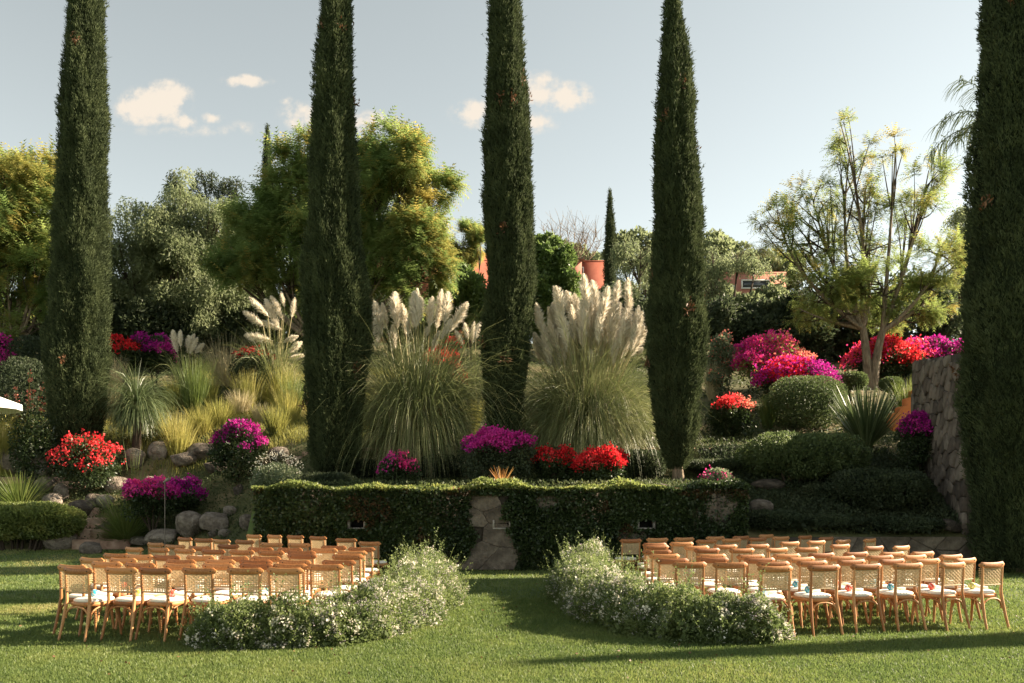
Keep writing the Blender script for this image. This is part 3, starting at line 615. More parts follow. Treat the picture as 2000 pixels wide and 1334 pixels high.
pepper_tree(44, 400, [(400, 360, 20, 34, .9), (455, 368, 32, 26, .9), (445, 420, 40, 40, .9), (350, 350, 22, 28, .8)], 'dark needle topped tree peeping over the weeping tree', 'darkleaf', name='casuarina_tree')
pepper_tree(45, 1245, [(1250, 490, 46, 34, 1), (1225, 530, 34, 40, 1), (1260, 560, 40, 44, 1), (1130, 590, 60, 30, .8), (1215, 600, 40, 40, 1)], 'dull green weeping tree behind the right pampas left of the slender cypress')
pepper_tree(46, 1420, [(1395, 500, 36, 32, .8), (1390, 545, 30, 40, .9), (1440, 497, 36, 18, .7), (1475, 512, 32, 14, .6), (1390, 600, 34, 34, 1), (1450, 620, 50, 22, .9)], 'grey green weeping tree right of the slender cypress')
pepper_tree(46, 1880, [(1885, 440, 40, 40, 1), (1870, 500, 40, 50, 1), (1890, 560, 50, 60, 1)], 'dull green tree showing between the yellow green tree and the right edge cypress')

def shrub_foliage(mb, n, c, rad, L, W, lump=.16, shell=.4, zmin=None, up=.3, rr=None):
    d = rdir(int(n)); k = 1 + lump * vnoise(d * 2.4 + np.array(c) * .7 + 5) + lump * .6 * vnoise(d * 6 + np.array(c))
    r_ = k * (1 - shell * rng.random(len(d)) ** 2); p = d * r_[:, None] * np.array(rad) + np.array(c)
    if zmin is not None: p[:, 2] = np.maximum(p[:, 2], zmin + rng.random(len(d)) * .05)
    leaves(mb, p, norm(d * .8 + rdir(len(d)) + np.array([0, 0, up])), L, W, None if rr is None else rr)
    return p, d
def round_tree(Y, px, crown, label, mt='bright', n=260, name='leafy_tree', L=.2, W=.12, trunk_r=.12, cat='tree'):
    bx = PX(px, Y); bz = tz(bx, Y); t = thing(name, label, cat, (bx, Y, bz)); wood = MB(); lf = MB()
    fz = max(.3, (min(PZ(c[1], Y) for c in crown) - bz) * .45)
    tube(wood, bez((0, 0, -.3), (.1, 0, fz * .5), (0, 0, fz), 7), np.linspace(trunk_r * 1.3, trunk_r * .8, 7), 8)
    for (cx, cy, rx, ry) in crown:
        c = np.array([PX(cx, Y) - bx, rng.uniform(-.5, .5), PZ(cy, Y) - bz]); rad = np.array([rx, rx * .9, ry]) * Y / FPX
        limbs(wood, (0, 0, fz), [c], trunk_r * .5)
        ncl = 14; cl = rdir(ncl) * rng.uniform(.6, .95, (ncl, 1)) * rad + c
        for q in cl: shrub_foliage(lf, n * rx * ry / 1600, q, rad * .42, L, W, shell=.6, rr=np.clip(.5 + .3 * vnoise(q * 1.2) + .15 * rng.normal(size=int(n * rx * ry / 1600)), 0, 1))
    wood.build('trunk', M['bark_dark'], t); lf.build('crown', M[mt], t); return t
round_tree(38, 1085, [(1070, 500, 34, 40), (1110, 530, 34, 36), (1075, 570, 44, 40), (1050, 610, 30, 40)], 'bright green leafy tree behind the middle cypress on its right', n=330)
round_tree(38, 915, [(915, 560, 28, 36), (900, 600, 34, 30), (935, 600, 24, 36)], 'bright green leafy tree behind the middle cypress on its left', n=330)
# leafy trees standing out of frame to the right; they shade the lower bank and the wall
for i, (x, y, h) in enumerate(((19.5, 23.6, 9.0), (20.5, 26.6, 9.4), (20, 20.6, 8.0))):
    Yq = y; round_tree(Yq, 1000 + x / Yq * FPX, [(1000 + (x + dx) / Yq * FPX, HOR - (z_ - EYE) * FPX / Yq, 2.1 * FPX / Yq, 1.9 * FPX / Yq) for dx, z_ in ((-.6, h * .35), (.8, h * .55), (-.4, h * .78))],
               ('first', 'second', 'third')[i] + ' leafy tree outside the frame on the right, shading the terrace', n=10, name='shade_tree', L=.34, W=.24)
# dark masses of shrubs under the trees
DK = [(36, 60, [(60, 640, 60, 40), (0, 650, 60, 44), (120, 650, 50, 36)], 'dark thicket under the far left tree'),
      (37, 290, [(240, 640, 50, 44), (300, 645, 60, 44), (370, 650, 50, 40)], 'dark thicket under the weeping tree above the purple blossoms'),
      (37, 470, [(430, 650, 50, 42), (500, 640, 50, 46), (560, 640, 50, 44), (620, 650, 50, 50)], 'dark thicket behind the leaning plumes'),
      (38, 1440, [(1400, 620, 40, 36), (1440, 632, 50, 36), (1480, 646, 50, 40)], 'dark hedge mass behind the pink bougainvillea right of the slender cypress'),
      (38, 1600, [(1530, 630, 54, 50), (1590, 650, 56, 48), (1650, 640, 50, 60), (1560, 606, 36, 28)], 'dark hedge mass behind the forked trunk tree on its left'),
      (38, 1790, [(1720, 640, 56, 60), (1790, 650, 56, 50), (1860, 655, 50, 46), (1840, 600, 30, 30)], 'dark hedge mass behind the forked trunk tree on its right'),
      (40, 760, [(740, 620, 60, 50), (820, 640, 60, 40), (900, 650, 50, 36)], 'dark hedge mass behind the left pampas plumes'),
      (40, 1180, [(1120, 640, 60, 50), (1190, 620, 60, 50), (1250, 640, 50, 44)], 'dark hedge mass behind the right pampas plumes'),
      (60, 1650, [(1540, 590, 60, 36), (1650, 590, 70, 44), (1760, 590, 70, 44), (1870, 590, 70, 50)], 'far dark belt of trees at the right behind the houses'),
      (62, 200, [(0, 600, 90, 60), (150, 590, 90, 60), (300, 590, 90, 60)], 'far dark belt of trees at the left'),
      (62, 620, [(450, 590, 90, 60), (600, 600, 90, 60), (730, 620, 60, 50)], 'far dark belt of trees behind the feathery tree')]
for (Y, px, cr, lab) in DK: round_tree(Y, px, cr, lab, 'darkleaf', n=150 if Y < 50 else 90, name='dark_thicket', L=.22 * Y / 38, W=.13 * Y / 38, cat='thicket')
for (Y_, px_, cr_, lab_) in ((66, 1090, [(1060, 500, 40, 30), (1110, 505, 40, 26), (1150, 520, 40, 20)], 'hazy green tree far behind the red house with the tiled roof'),
                         (64, 1230, [(1215, 500, 34, 34), (1260, 490, 44, 36), (1290, 520, 40, 40)], 'hazy green tree far behind the slender cypress on its left'),
                         (64, 1400, [(1385, 500, 44, 36), (1430, 505, 40, 26), (1395, 540, 40, 30)], 'hazy green tree far behind the slender cypress on its right'),
                         (60, 1500, [(1480, 515, 44, 22), (1530, 530, 44, 34), (1500, 570, 20, 20)], 'hazy green tree beside the salmon house in the distance'),
                         (47, 1445, [(1415, 580, 28, 22), (1500, 570, 34, 26), (1460, 596, 40, 14)], 'pale green shrubby tree in front of the salmon house')):
    round_tree(Y_, px_, cr_, lab_, 'pepper', n=190, name='hazy_tree', L=.34 * Y_ / 60, W=.2 * Y_ / 60)
# bare tree
bx = PX(1115, 58); t = thing('bare_tree', 'leafless grey tree with fine twigs above the red roof', 'tree', (bx, 58, tz(bx, 58))); mb = MB()
z0 = PZ(530, 58) - t.location.z; tube(mb, [(0, 0, -.3), (0, 0, z0)], [.25, .18], 6)
for (x, y) in ((1062, 460), (1080, 450), (1095, 440), (1110, 446), (1125, 436), (1140, 440), (1150, 452), (1165, 458), (1172, 470), (1130, 470), (1075, 470)):
    tp = np.array([PX(x, 58) - bx, rng.uniform(-1, 1), PZ(y, 58) - t.location.z]); c = limbs(mb, (0, 0, z0), [tp], .06, sides=4)[0]
    for k in range(26):
        b0 = c[rng.integers(3, 10)]; e = b0 + np.array([rng.normal() * .55, rng.normal() * .4, rng.uniform(.4, 1.5)]); tube(mb, bez(b0, (b0 + e) / 2 + rng.normal(size=3) * .1, e, 4), [.016, .012, .010, .007], 3, cap=False)
mb.build('branches', M['bark'], t)
# palm behind right-edge cypress
def palm_fronds(par, c, L, specs, mt='yucca'):
    for (az, el) in specs:
        mb = MB(); d = np.array([math.cos(az) * math.cos(el), math.sin(az) * math.cos(el), math.sin(el)]); p = np.array(c, float); pts = []
        for k in range(14): pts.append(p.copy()); p = p + d * L / 14; d[2] -= .15; d = d / np.linalg.norm(d)
        pts = np.array(pts); tube(mb, pts, np.linspace(.035, .01, 14), 4)
        q = np.repeat(pts[2:], 8, 0) + rng.normal(size=(96, 3)) * .06; sd_ = np.cross(d, [0, 0, 1.]); sd_ /= np.linalg.norm(sd_)
        sg = np.where(np.arange(96) % 2, 1, -1)[:, None]
        blades(mb, q, norm(sd_ * sg * .9 + d * .5 + rng.normal(size=(96, 3)) * .2 + np.array([0, 0, .1])), L * .3, .04, 1.5, 3)
        mb.build('frond', M[mt], par)
Yp = 27; bx = PX(1965, Yp); t = thing('palm_tree', 'palm whose drooping fronds show beside the right edge cypress', 'palm', (bx, Yp, tz(bx, Yp)))
zt = PZ(262, Yp) - t.location.z; mb = MB(); tube(mb, [(0, 0, -.3), (0, 0, zt * .5), (0, 0, zt)], [.2, .14, .12], 10); mb.build('trunk', M['bark'], t)
palm_fronds(t, (0, 0, zt), 2.7, [(math.pi, .95), (math.pi + .4, .6), (math.pi - .5, .75), (math.pi + .1, 1.3), (math.pi / 2, .8), (-math.pi / 2, .7), (0, .8), (.8, .5), (-.8, .6)])
Yp = 52; bx = PX(1478, Yp); t = thing('palm_tree', 'small distant palm left of the forked trunk tree above the salmon house', 'palm', (bx, Yp, tz(bx, Yp)))
zt = PZ(500, Yp) - t.location.z; mb = MB(); tube(mb, [(0, 0, -.3), (0, 0, zt)], [.2, .14], 8); mb.build('trunk', M['bark'], t)
palm_fronds(t, (0, 0, zt), 1.7, [(a, .7 + .3 * (i % 2)) for i, a in enumerate(np.linspace(0, 5.6, 8))])

# ------------------------------------------------------------------ houses in the background
def house(Y, x0, x1, yt, label, mt, depth=7, wins=(), roof=None, extra=(), zb=None):
    X0, X1 = PX(x0, Y), PX(x1, Y); cx = (X0 + X1) / 2; bz = tz(cx, Y + 1) - .3
    t = thing('house', label, 'house', (cx, Y, bz)); hw = (X1 - X0) / 2; H = PZ(yt, Y) - bz
    mb = MB(); mb.box(-hw, hw, 0, depth, 0, H); wl = mb.build('wall', M[mt], t)
    mb = MB(); mb.box(-hw - .02, hw + .02, -.02, depth + .02, H + .002, H + .12); mb.build('parapet', M[mt], t)
    for (a, b, c, d) in wins:
        xa, xb, za, zb_ = PX(a, Y) - cx, PX(b, Y) - cx, PZ(d, Y) - bz, PZ(c, Y) - bz
        mb = MB(); mb.box(xa - .08, xb + .08, -.08, .0 - .003, za - .08, za - .002); mb.box(xa - .08, xb + .08, -.08, -.003, zb_ + .002, zb_ + .08); mb.box(xa - .08, xa - .002, -.08, -.003, za, zb_); mb.box(xb + .002, xb + .08, -.08, -.003, za, zb_)
        f_ = mb.build('window', M['whitepaint'], t); mb = MB(); mb.box(xa, xb, -.04, -.004, za, zb_); mb.build('pane', M['glass'], f_)
    return t, bz, cx
house(52, 700, 960, 498, 'terracotta red house glimpsed through the leaves behind the left pampas', 'redwall', wins=((735, 755, 560, 585), (860, 878, 560, 585)))
t, bz, cx = house(56, 1118, 1190, 512, 'red house with a small tiled roof left of the distant pencil cypress', 'redwall', wins=((1128, 1138, 524, 540),))
mb = MB(); Yr = 55.5   # tiled hip roof turret
a0, a1 = PX(1100, Yr) - cx, PX(1142, Yr) - cx; z0, z1 = PZ(508, Yr) - bz, PZ(494, Yr) - bz; m_ = (a0 + a1) / 2
mb.add([(a0, -.8, z0), (a1, -.8, z0), (a1, 1.6, z0), (a0, 1.6, z0), (m_ - .2, .4, z1), (m_ + .2, .4, z1)], [(0, 1, 5, 4), (2, 3, 4, 5), (3, 2, 1, 0)]); mb.add([(a0, -.8, z0), (a1, -.8, z0), (a1, 1.6, z0), (a0, 1.6, z0), (m_ - .2, .4, z1), (m_ + .2, .4, z1)], [(1, 2, 5), (3, 0, 4)])
mb.build('roof', M['paleroof'], t)
mb = MB(); mb.box(a0 + .2, a1 - .2, -.55, 1.3, z0 - 2.2, z0 - .003); mb.build('turret_wall', M['pinkwall'], t)
house(50, 1415, 1535, 535, 'low salmon pink house with shallow windows behind the trees on the right', 'pinkwall', wins=((1450, 1500, 549, 562), (1424, 1432, 560, 590)))
print('trees', time.time() - T0)

# ------------------------------------------------------------------ pampas
def plume_mesh(seed, L=1.0, Wd=.13):
    r = np.random.default_rng(seed); mb = MB(); n = 1100; t = r.random(n) ** .85; z = t * L
    env = Wd * np.sin(np.pi * np.clip(t * .85 + .1, 0, 1)) ** .7 * (1 - t * .45)
    th = r.uniform(0, 2 * math.pi, n); bend = .12 * L * t ** 2
    p = np.stack([bend, np.zeros(n), z], -1); out = np.stack([np.cos(th), np.sin(th), np.full(n, 0)], -1)
    d = norm(out * r.uniform(.35, .9, (n, 1)) + np.array([.1, 0, .95])); Lh = env * r.uniform(1.0, 2.6, n)
    s = norm(np.cross(d, norm(r.normal(size=(n, 3))))) * .006
    mid = p + d * Lh[:, None] * .55; d2 = norm(d + np.array([.15, 0, -.35])); tip = mid + d2 * Lh[:, None] * .5
    v = np.stack([p - s, p + s, mid + s * 1.6, mid - s * 1.6, tip], 1).reshape(-1, 3); i = np.arange(n) * 5; c = np.clip(.55 + .2 * r.normal(size=n), 0, 1)
    mb.add(v, np.stack([i, i + 1, i + 2, i + 3], -1), c); mb.n -= 0
    mb.add(v, np.stack([i + 3, i + 2, i + 4], -1), c)
    zz = np.linspace(-.05, L, 8); tube(mb, np.stack([.12 * np.clip(zz, 0, None) ** 2 / L, zz * 0, zz], -1), np.array([.010] * 2 + [.016] * 4 + [.01, .004]), 5, rnd=.4)
    return mb.mesh('plume', M['plume'])
PL = [plume_mesh(s, 1.0, w_) for s, w_ in ((1, .14), (2, .12), (3, .16))]
def pampas(Y, px, wpx, top_px, label, plumes, nbl=2600, mt='pamp', flat=1.0, basedz=0):
    bx = PX(px, Y); bz = tz(bx, Y); t = thing('pampas_grass', label, 'pampas grass', (bx, Y, bz)); H = PZ(top_px, Y) - bz; W_ = wpx / 2 * Y / FPX
    mb = MB(); th = rng.uniform(0, 2 * math.pi, nbl); rr = rng.random(nbl) ** .6 * W_ * .38
    b = np.stack([rr * np.cos(th), rr * np.sin(th) * .9, np.zeros(nbl)], -1)
    tilt = rng.uniform(.03, .62, nbl) * min(1, W_ / H * 1.6); d = np.stack([np.cos(th) * tilt, np.sin(th) * tilt, np.ones(nbl)], -1) + rng.normal(size=(nbl, 3)) * .17
    L = H * rng.uniform(.5, 1.15, nbl) * (1 + .28 * vnoise(np.stack([th * 1.3 + bx, tilt * 5, th * 0 + 2], -1))); blades(mb, b, d, L, .018 * Y / 23, rng.uniform(.8, 5., nbl) * (.45 + tilt), 7, np.clip(.35 + .22 * rng.normal(size=nbl), 0, 1))
    n2 = nbl // 3; th = rng.uniform(0, 2 * math.pi, n2); b = np.stack([W_ * .5 * np.cos(th), W_ * .45 * np.sin(th), rng.uniform(0, H * .45, n2)], -1)
    blades(mb, b, np.stack([np.cos(th) * .7, np.sin(th) * .7, np.full(n2, .7)], -1) + rng.normal(size=(n2, 3)) * .45, H * rng.uniform(.15, .42, n2), .018 * Y / 23, rng.uniform(2.0, 4.5, n2), 5)
    o = mb.build('leaves', M[mt], t)
    dm = MB(); n3 = nbl // 5; th = rng.uniform(0, 2 * math.pi, n3); b = np.stack([W_ * .3 * np.cos(th), W_ * .3 * np.sin(th), rng.uniform(0, H * .5, n3)], -1)
    blades(dm, b, np.stack([np.cos(th), np.sin(th), np.full(n3, .6)], -1) + rng.normal(size=(n3, 3)) * .5, H * rng.uniform(.2, .6, n3), .016 * Y / 23, rng.uniform(2.5, 6, n3), 6)
    dm.build('dead_leaves', M['palegrass'], t)
    sm = MB()
    for i, (x0, y0, x1, y1) in enumerate(plumes):      # plume foot and tip in photo pixels
        yo = rng.uniform(-.55, .45) * W_; yy = Y + yo
        a = np.array([PX(x0, Y) - bx, yo, PZ(y0, Y) - bz]); b = np.array([PX(x1, Y) - bx, yo + rng.uniform(-.1, .1), PZ(y1, Y) - bz])
        ln = np.linalg.norm(b - a); q = obj('plume', PL[i % 3], t, tuple(a)); dv = Vector(b - a)
        q.rotation_mode = 'QUATERNION'; q.rotation_quaternion = dv.to_track_quat('Z', 'Y') @ Matrix.Rotation(math.atan2(0, 1) + (0 if b[0] > a[0] else math.pi) + rng.uniform(-.5, .5), 4, 'Z').to_quaternion()
        fat = min(1.15, .85 * ln + .25); q.scale = (fat, fat, ln)
        tube(sm, bez((a[0] * .25, yo * .4, H * .05), (a[0] * .55, yo * .7, a[2] * .55), a, 6), [.012] * 6, 4, cap=False)
    if sm.n: sm.build('stalks', M['straw'], t)
    return t
pr = np.random.default_rng(21)
P1 = [(745, 655, 728, 588), (752, 640, 744, 588), (775, 640, 765, 566), (790, 650, 790, 590), (806, 640, 812, 562), (818, 650, 820, 580), (840, 640, 838, 580), (852, 640, 862, 560), (868, 632, 876, 568), (878, 650, 912, 590), (865, 670, 885, 630), (832, 662, 838, 640), (770, 680, 762, 630), (800, 660, 802, 610), (735, 680, 728, 625), (832, 770, 836, 722), (845, 690, 858, 650), (820, 635, 828, 585)]
P2 = []
for i in range(42):
    a = (i + .5) / 42 * 2 - 1; x1 = 1150 + a * 105 + pr.normal() * 7; tp = 545 + 60 * abs(a) ** 1.6 + pr.uniform(0, 105) * pr.random() ** .5; ln = pr.uniform(58, 82)
    P2.append((x1 - a * 26 + pr.normal() * 7, tp + ln, x1, tp))
for i in range(22):
    a = (i + .5) / 22 * 2 - 1; x1 = 1148 + a * 98 + pr.normal() * 6; tp = pr.uniform(592, 640) + 18 * abs(a); P2.append((x1 - a * 16, tp + pr.uniform(55, 75), x1, tp))
P2 += [(1145, 780, 1140, 733), (1152, 722, 1150, 690), (1060, 650, 1046, 592), (1250, 690, 1262, 672), (1228, 700, 1242, 670), (1205, 690, 1216, 650), (1090, 600, 1086, 560), (1172, 600, 1160, 535), (1200, 605, 1205, 548), (1222, 610, 1218, 552)]
pampas(23.5, 815, 200, 640, 'tall pampas grass clump with cream plumes left of the middle cypress', P1, 6500)
pampas(23.9, 1148, 236, 650, 'largest pampas grass clump crowded with white plumes right of the middle cypress', P2, 8000)
pampas(31, 540, 90, 640, 'pampas clump with plumes leaning left, left of the thick dark cypress', [(520, 640, 480, 610), (530, 622, 492, 588), (540, 640, 512, 580), (548, 620, 530, 575), (556, 600, 548, 570), (530, 665, 478, 655), (545, 640, 502, 625), (570, 620, 575, 580), (565, 690, 590, 668), (555, 670, 582, 655), (560, 700, 592, 690)], 900)
pampas(31, 368, 60, 680, 'small pampas clump with short drooping plumes above the spiky round plant', [(350, 690, 336, 645), (358, 680, 352, 645), (364, 690, 366, 652), (370, 680, 378, 652), (374, 692, 388, 660), (380, 690, 394, 668)], 500)
pampas(29, 925, 70, 680, 'pampas clump half hidden behind the middle cypress on its left', [(915, 665, 905, 630), (922, 670, 920, 626), (930, 665, 940, 632), (905, 675, 890, 645)], 900)

# ------------------------------------------------------------------ grass tufts, spiky plants
def tuft(Y, px, wpx, top_px, label, mt='drygrass', n=500, name='grass_tuft', droop=.7, group=None, width=.019, cat='grass tuft', basez=None):
    bx = PX(px, Y); bz = tz(bx, Y) if basez is None else basez; H = max(.25, PZ(top_px, Y) - bz); W_ = wpx / 2 * Y / FPX
    th = rng.uniform(0, 2 * math.pi, n); rr = rng.random(n) ** .5 * W_ * .45
    b = np.stack([rr * np.cos(th), rr * np.sin(th), np.zeros(n)], -1); tilt = rng.random(n) * W_ / H * .95
    d = np.stack([np.cos(th) * tilt, np.sin(th) * tilt, np.ones(n)], -1) + rng.normal(size=(n, 3)) * .07
    mb = MB(); blades(mb, b, d, H * rng.uniform(.6, 1.12, n), width * Y / 25, rng.uniform(.2, 1.3, n) * droop, 4, np.clip(.5 + .25 * rng.normal(size=n), 0, 1))
    o = mb.build(name, M[mt], None, (bx, Y, bz - .02)); tag(o, label, cat, group); return o
TU = [(28, 430, 90, 690, 'palegrass', 'pale wheat coloured grass fountain left of the leaning plumes', 33, .5), (0, 0, 0, 0, '', '', 0, 0)]
for (px, w_, top, mt, lab, Y, dr) in [
    (445, 110, 655, 'palegrass', 'pale straw grass fountain behind the dark red bush', 33, .8),
    (380, 60, 700, 'greengrass', 'dull green upright grass right of the spiky round plant', 29, .3),
    (485, 56, 725, 'drygrass', 'yellow green grass tuft below the dark red bush', 29.5, .4),
    (552, 50, 715, 'drygrass', 'yellow green grass tuft below the dark red bush on the right', 30, .5),
    (562, 60, 755, 'drygrass', 'golden grass tuft close to the thick dark cypress', 28, .5),
    (575, 44, 735, 'greengrass', 'thin green grass tuft against the thick dark cypress', 29, .5),
    (430, 60, 775, 'drygrass', 'golden grass tuft in the middle of the dry slope', 27.5, .6),
    (395, 56, 790, 'drygrass', 'golden grass tuft on the dry slope left of the magenta bush', 27, .6),
    (348, 64, 800, 'drygrass', 'brown golden grass tuft beside the spiky round plant', 26, .5),
    (540, 50, 790, 'drygrass', 'golden grass tuft right of the magenta bush', 26.5, .4),
    (510, 44, 785, 'palegrass', 'straw coloured tuft behind the magenta bush', 28, .5),
    (470, 50, 760, 'palegrass', 'straw coloured tuft on the dry slope above the magenta bush', 29, .6),
    (318, 44, 820, 'drygrass', 'small tuft between the spiky round plant and the rocks', 27, .5),
    (345, 46, 740, 'drygrass', 'golden tuft behind the spiky round plant', 30, .5),
    (222, 40, 700, 'palegrass', 'pale tuft just right of the left cypress', 30, .6),
    (918, 50, 775, 'drygrass', 'green gold tuft between the left pampas and the middle cypress', 26, .5),
    (1392, 36, 708, 'palegrass', 'short straw coloured tuft right of the slender cypress', 31, .3),
    (1500, 40, 770, 'greengrass', 'green tuft left of the round clipped shrub', 27.5, .4),
    (10, 60, 800, 'drygrass', 'golden tuft under the white parasol edge at the far left', 25.5, .7),
    (1775, 70, 735, 'greengrass', 'yellow green grass above the orange steps', 29, .7),
    (1020, 40, 800, 'greengrass', 'green tuft at the foot of the middle cypress', 24.6, .6),
    (1250, 60, 760, 'greengrass', 'green tuft behind the right pampas', 27, .6),
    (410, 36, 740, 'drygrass', 'small golden tuft high on the dry slope', 30, .5),
    (528, 40, 745, 'drygrass', 'small golden tuft above the magenta bush on the dry slope', 30, .5)]:
    tuft(Y, px, w_, top, lab, mt, 420, droop=dr + .3)
def spiky(Y, px, wpx, top_px, label, n=110, name='spiky_plant', up=.35, mt='yucca', width=.06, droop=.5, ht=None, trunk=0, base_py=None, cat='spiky plant', seg=5, basez=None):
    bx = PX(px, Y); bz = basez if basez is not None else tz(bx, Y); H = PZ(top_px, Y) - bz; W_ = wpx / 2 * Y / FPX
    t = thing(name, label, cat, (bx, Y, bz))
    if trunk:
        mb = MB(); tube(mb, [(0, 0, -.2), (.03, 0, trunk * .5), (0, 0, trunk)], [.16, .12, .1], 9); mb.build('trunk', M['bark_dark'], t)
    th = rng.uniform(0, 2 * math.pi, n); el = np.arcsin(np.clip(rng.uniform(up, 1, n), -1, 1)); L = np.minimum(W_ / np.maximum(np.cos(el), .15), (H - trunk) / np.maximum(np.sin(el), .25)) * rng.uniform(.8, 1.1, n)
    d = np.stack([np.cos(th) * np.cos(el), np.sin(th) * np.cos(el), np.sin(el)], -1)
    mb = MB(); blades(mb, d * .04 + np.array([0, 0, trunk]), d, L, width, droop * rng.uniform(.3, 1.2, n), seg); o = mb.build('leaves', M[mt], t); return t
t = spiky(26.2, 266, 150, 695, 'shaggy round grass tree with short trunk beside the left cypress', 1300, 'grass_tree', -.5, 'yucca', .026, 2.2, trunk=1.5, seg=6)
spiky(22.35, 246, 124, 962, 'dense dark green spiky clump beside the steps', 800, 'spiky_clump', .2, 'greengrass', .026, .4)
spiky(23.9, 1692, 128, 762, 'large upright sword leaved plant below the forked trunk tree', 320, 'sword_leaf_plant', .72, 'yucca', .08, .12)
spiky(22.6, 1790, 90, 880, 'dark sword leaved plant below the purple bougainvillea', 70, 'sword_leaf_plant', .45, 'yucca', .07, .3)
spiky(23.6, 40, 150, 925, 'long green iris blades at the left edge behind the hedge', 330, 'iris_clump', .5, 'greengrass', .03, .5)
spiky(23.4, 262, 56, 870, 'upright green blades right of the coral bougainvillea', 120, 'iris_clump', .75, 'greengrass', .03, .25)
spiky(26.5, 532, 50, 790, 'dark spiky leaves right of the magenta bush', 60, 'sword_leaf_plant', .4, 'darkleaf', .05, .2)
spiky(19.0, 980, 50, 914, 'orange bladed plant on top of the ivy wall', 60, 'orange_plant', .5, 'brom', .028, .25, basez=1.86)
spiky(25.6, 84, 66, 722, 'grey agave with upright pale leaves at the far left', 22, 'agave', .5, 'agave', .16, .2, cat='agave')
spiky(30, 500, 50, 700, 'blue green blades beneath the dark red bush', 100, 'sword_leaf_plant', .5, 'yucca', .04, .3)
# orange flower spikes near agave
bx = PX(50, 26.3); t = thing('flower_spike_plant', 'plant with orange red flower spikes before the grey agave', 'flowering plant', (bx, 26.3, tz(bx, 26.3)))
mb = MB(); fl = MB()
for (x, y) in ((72, 728), (60, 745), (88, 745), (40, 760), (50, 770), (30, 775), (66, 765), (84, 775), (15, 778), (45, 790), (80, 800)):
    e = np.array([PX(x, 26.3) - bx, rng.uniform(-.4, .3), PZ(y, 26.3) - t.location.z]); c = bez((e[0] * .3, 0, 0), (e[0] * .4, e[1] * .5, e[2] * .6), e, 8); tube(mb, c, [.01] * 8, 4)
    fl = MB(); k = rng.integers(5, 8, 44); k = k[:26]; leaves(fl, c[k] + rng.normal(size=(26, 3)) * .03, rdir(26), .07, .045); fl.build('flower_spike', F['salmon'], t)
n = 2600; p = rng.normal(size=(n, 3)) * np.array([.55, .35, .3]) + np.array([0, 0, .5]); p[:, 2] = abs(p[:, 2]); leaves(mb, p, rdir(n) + np.array([0, 0, .4]), .09, .035)
mb.build('foliage', M['drygrass'], t)

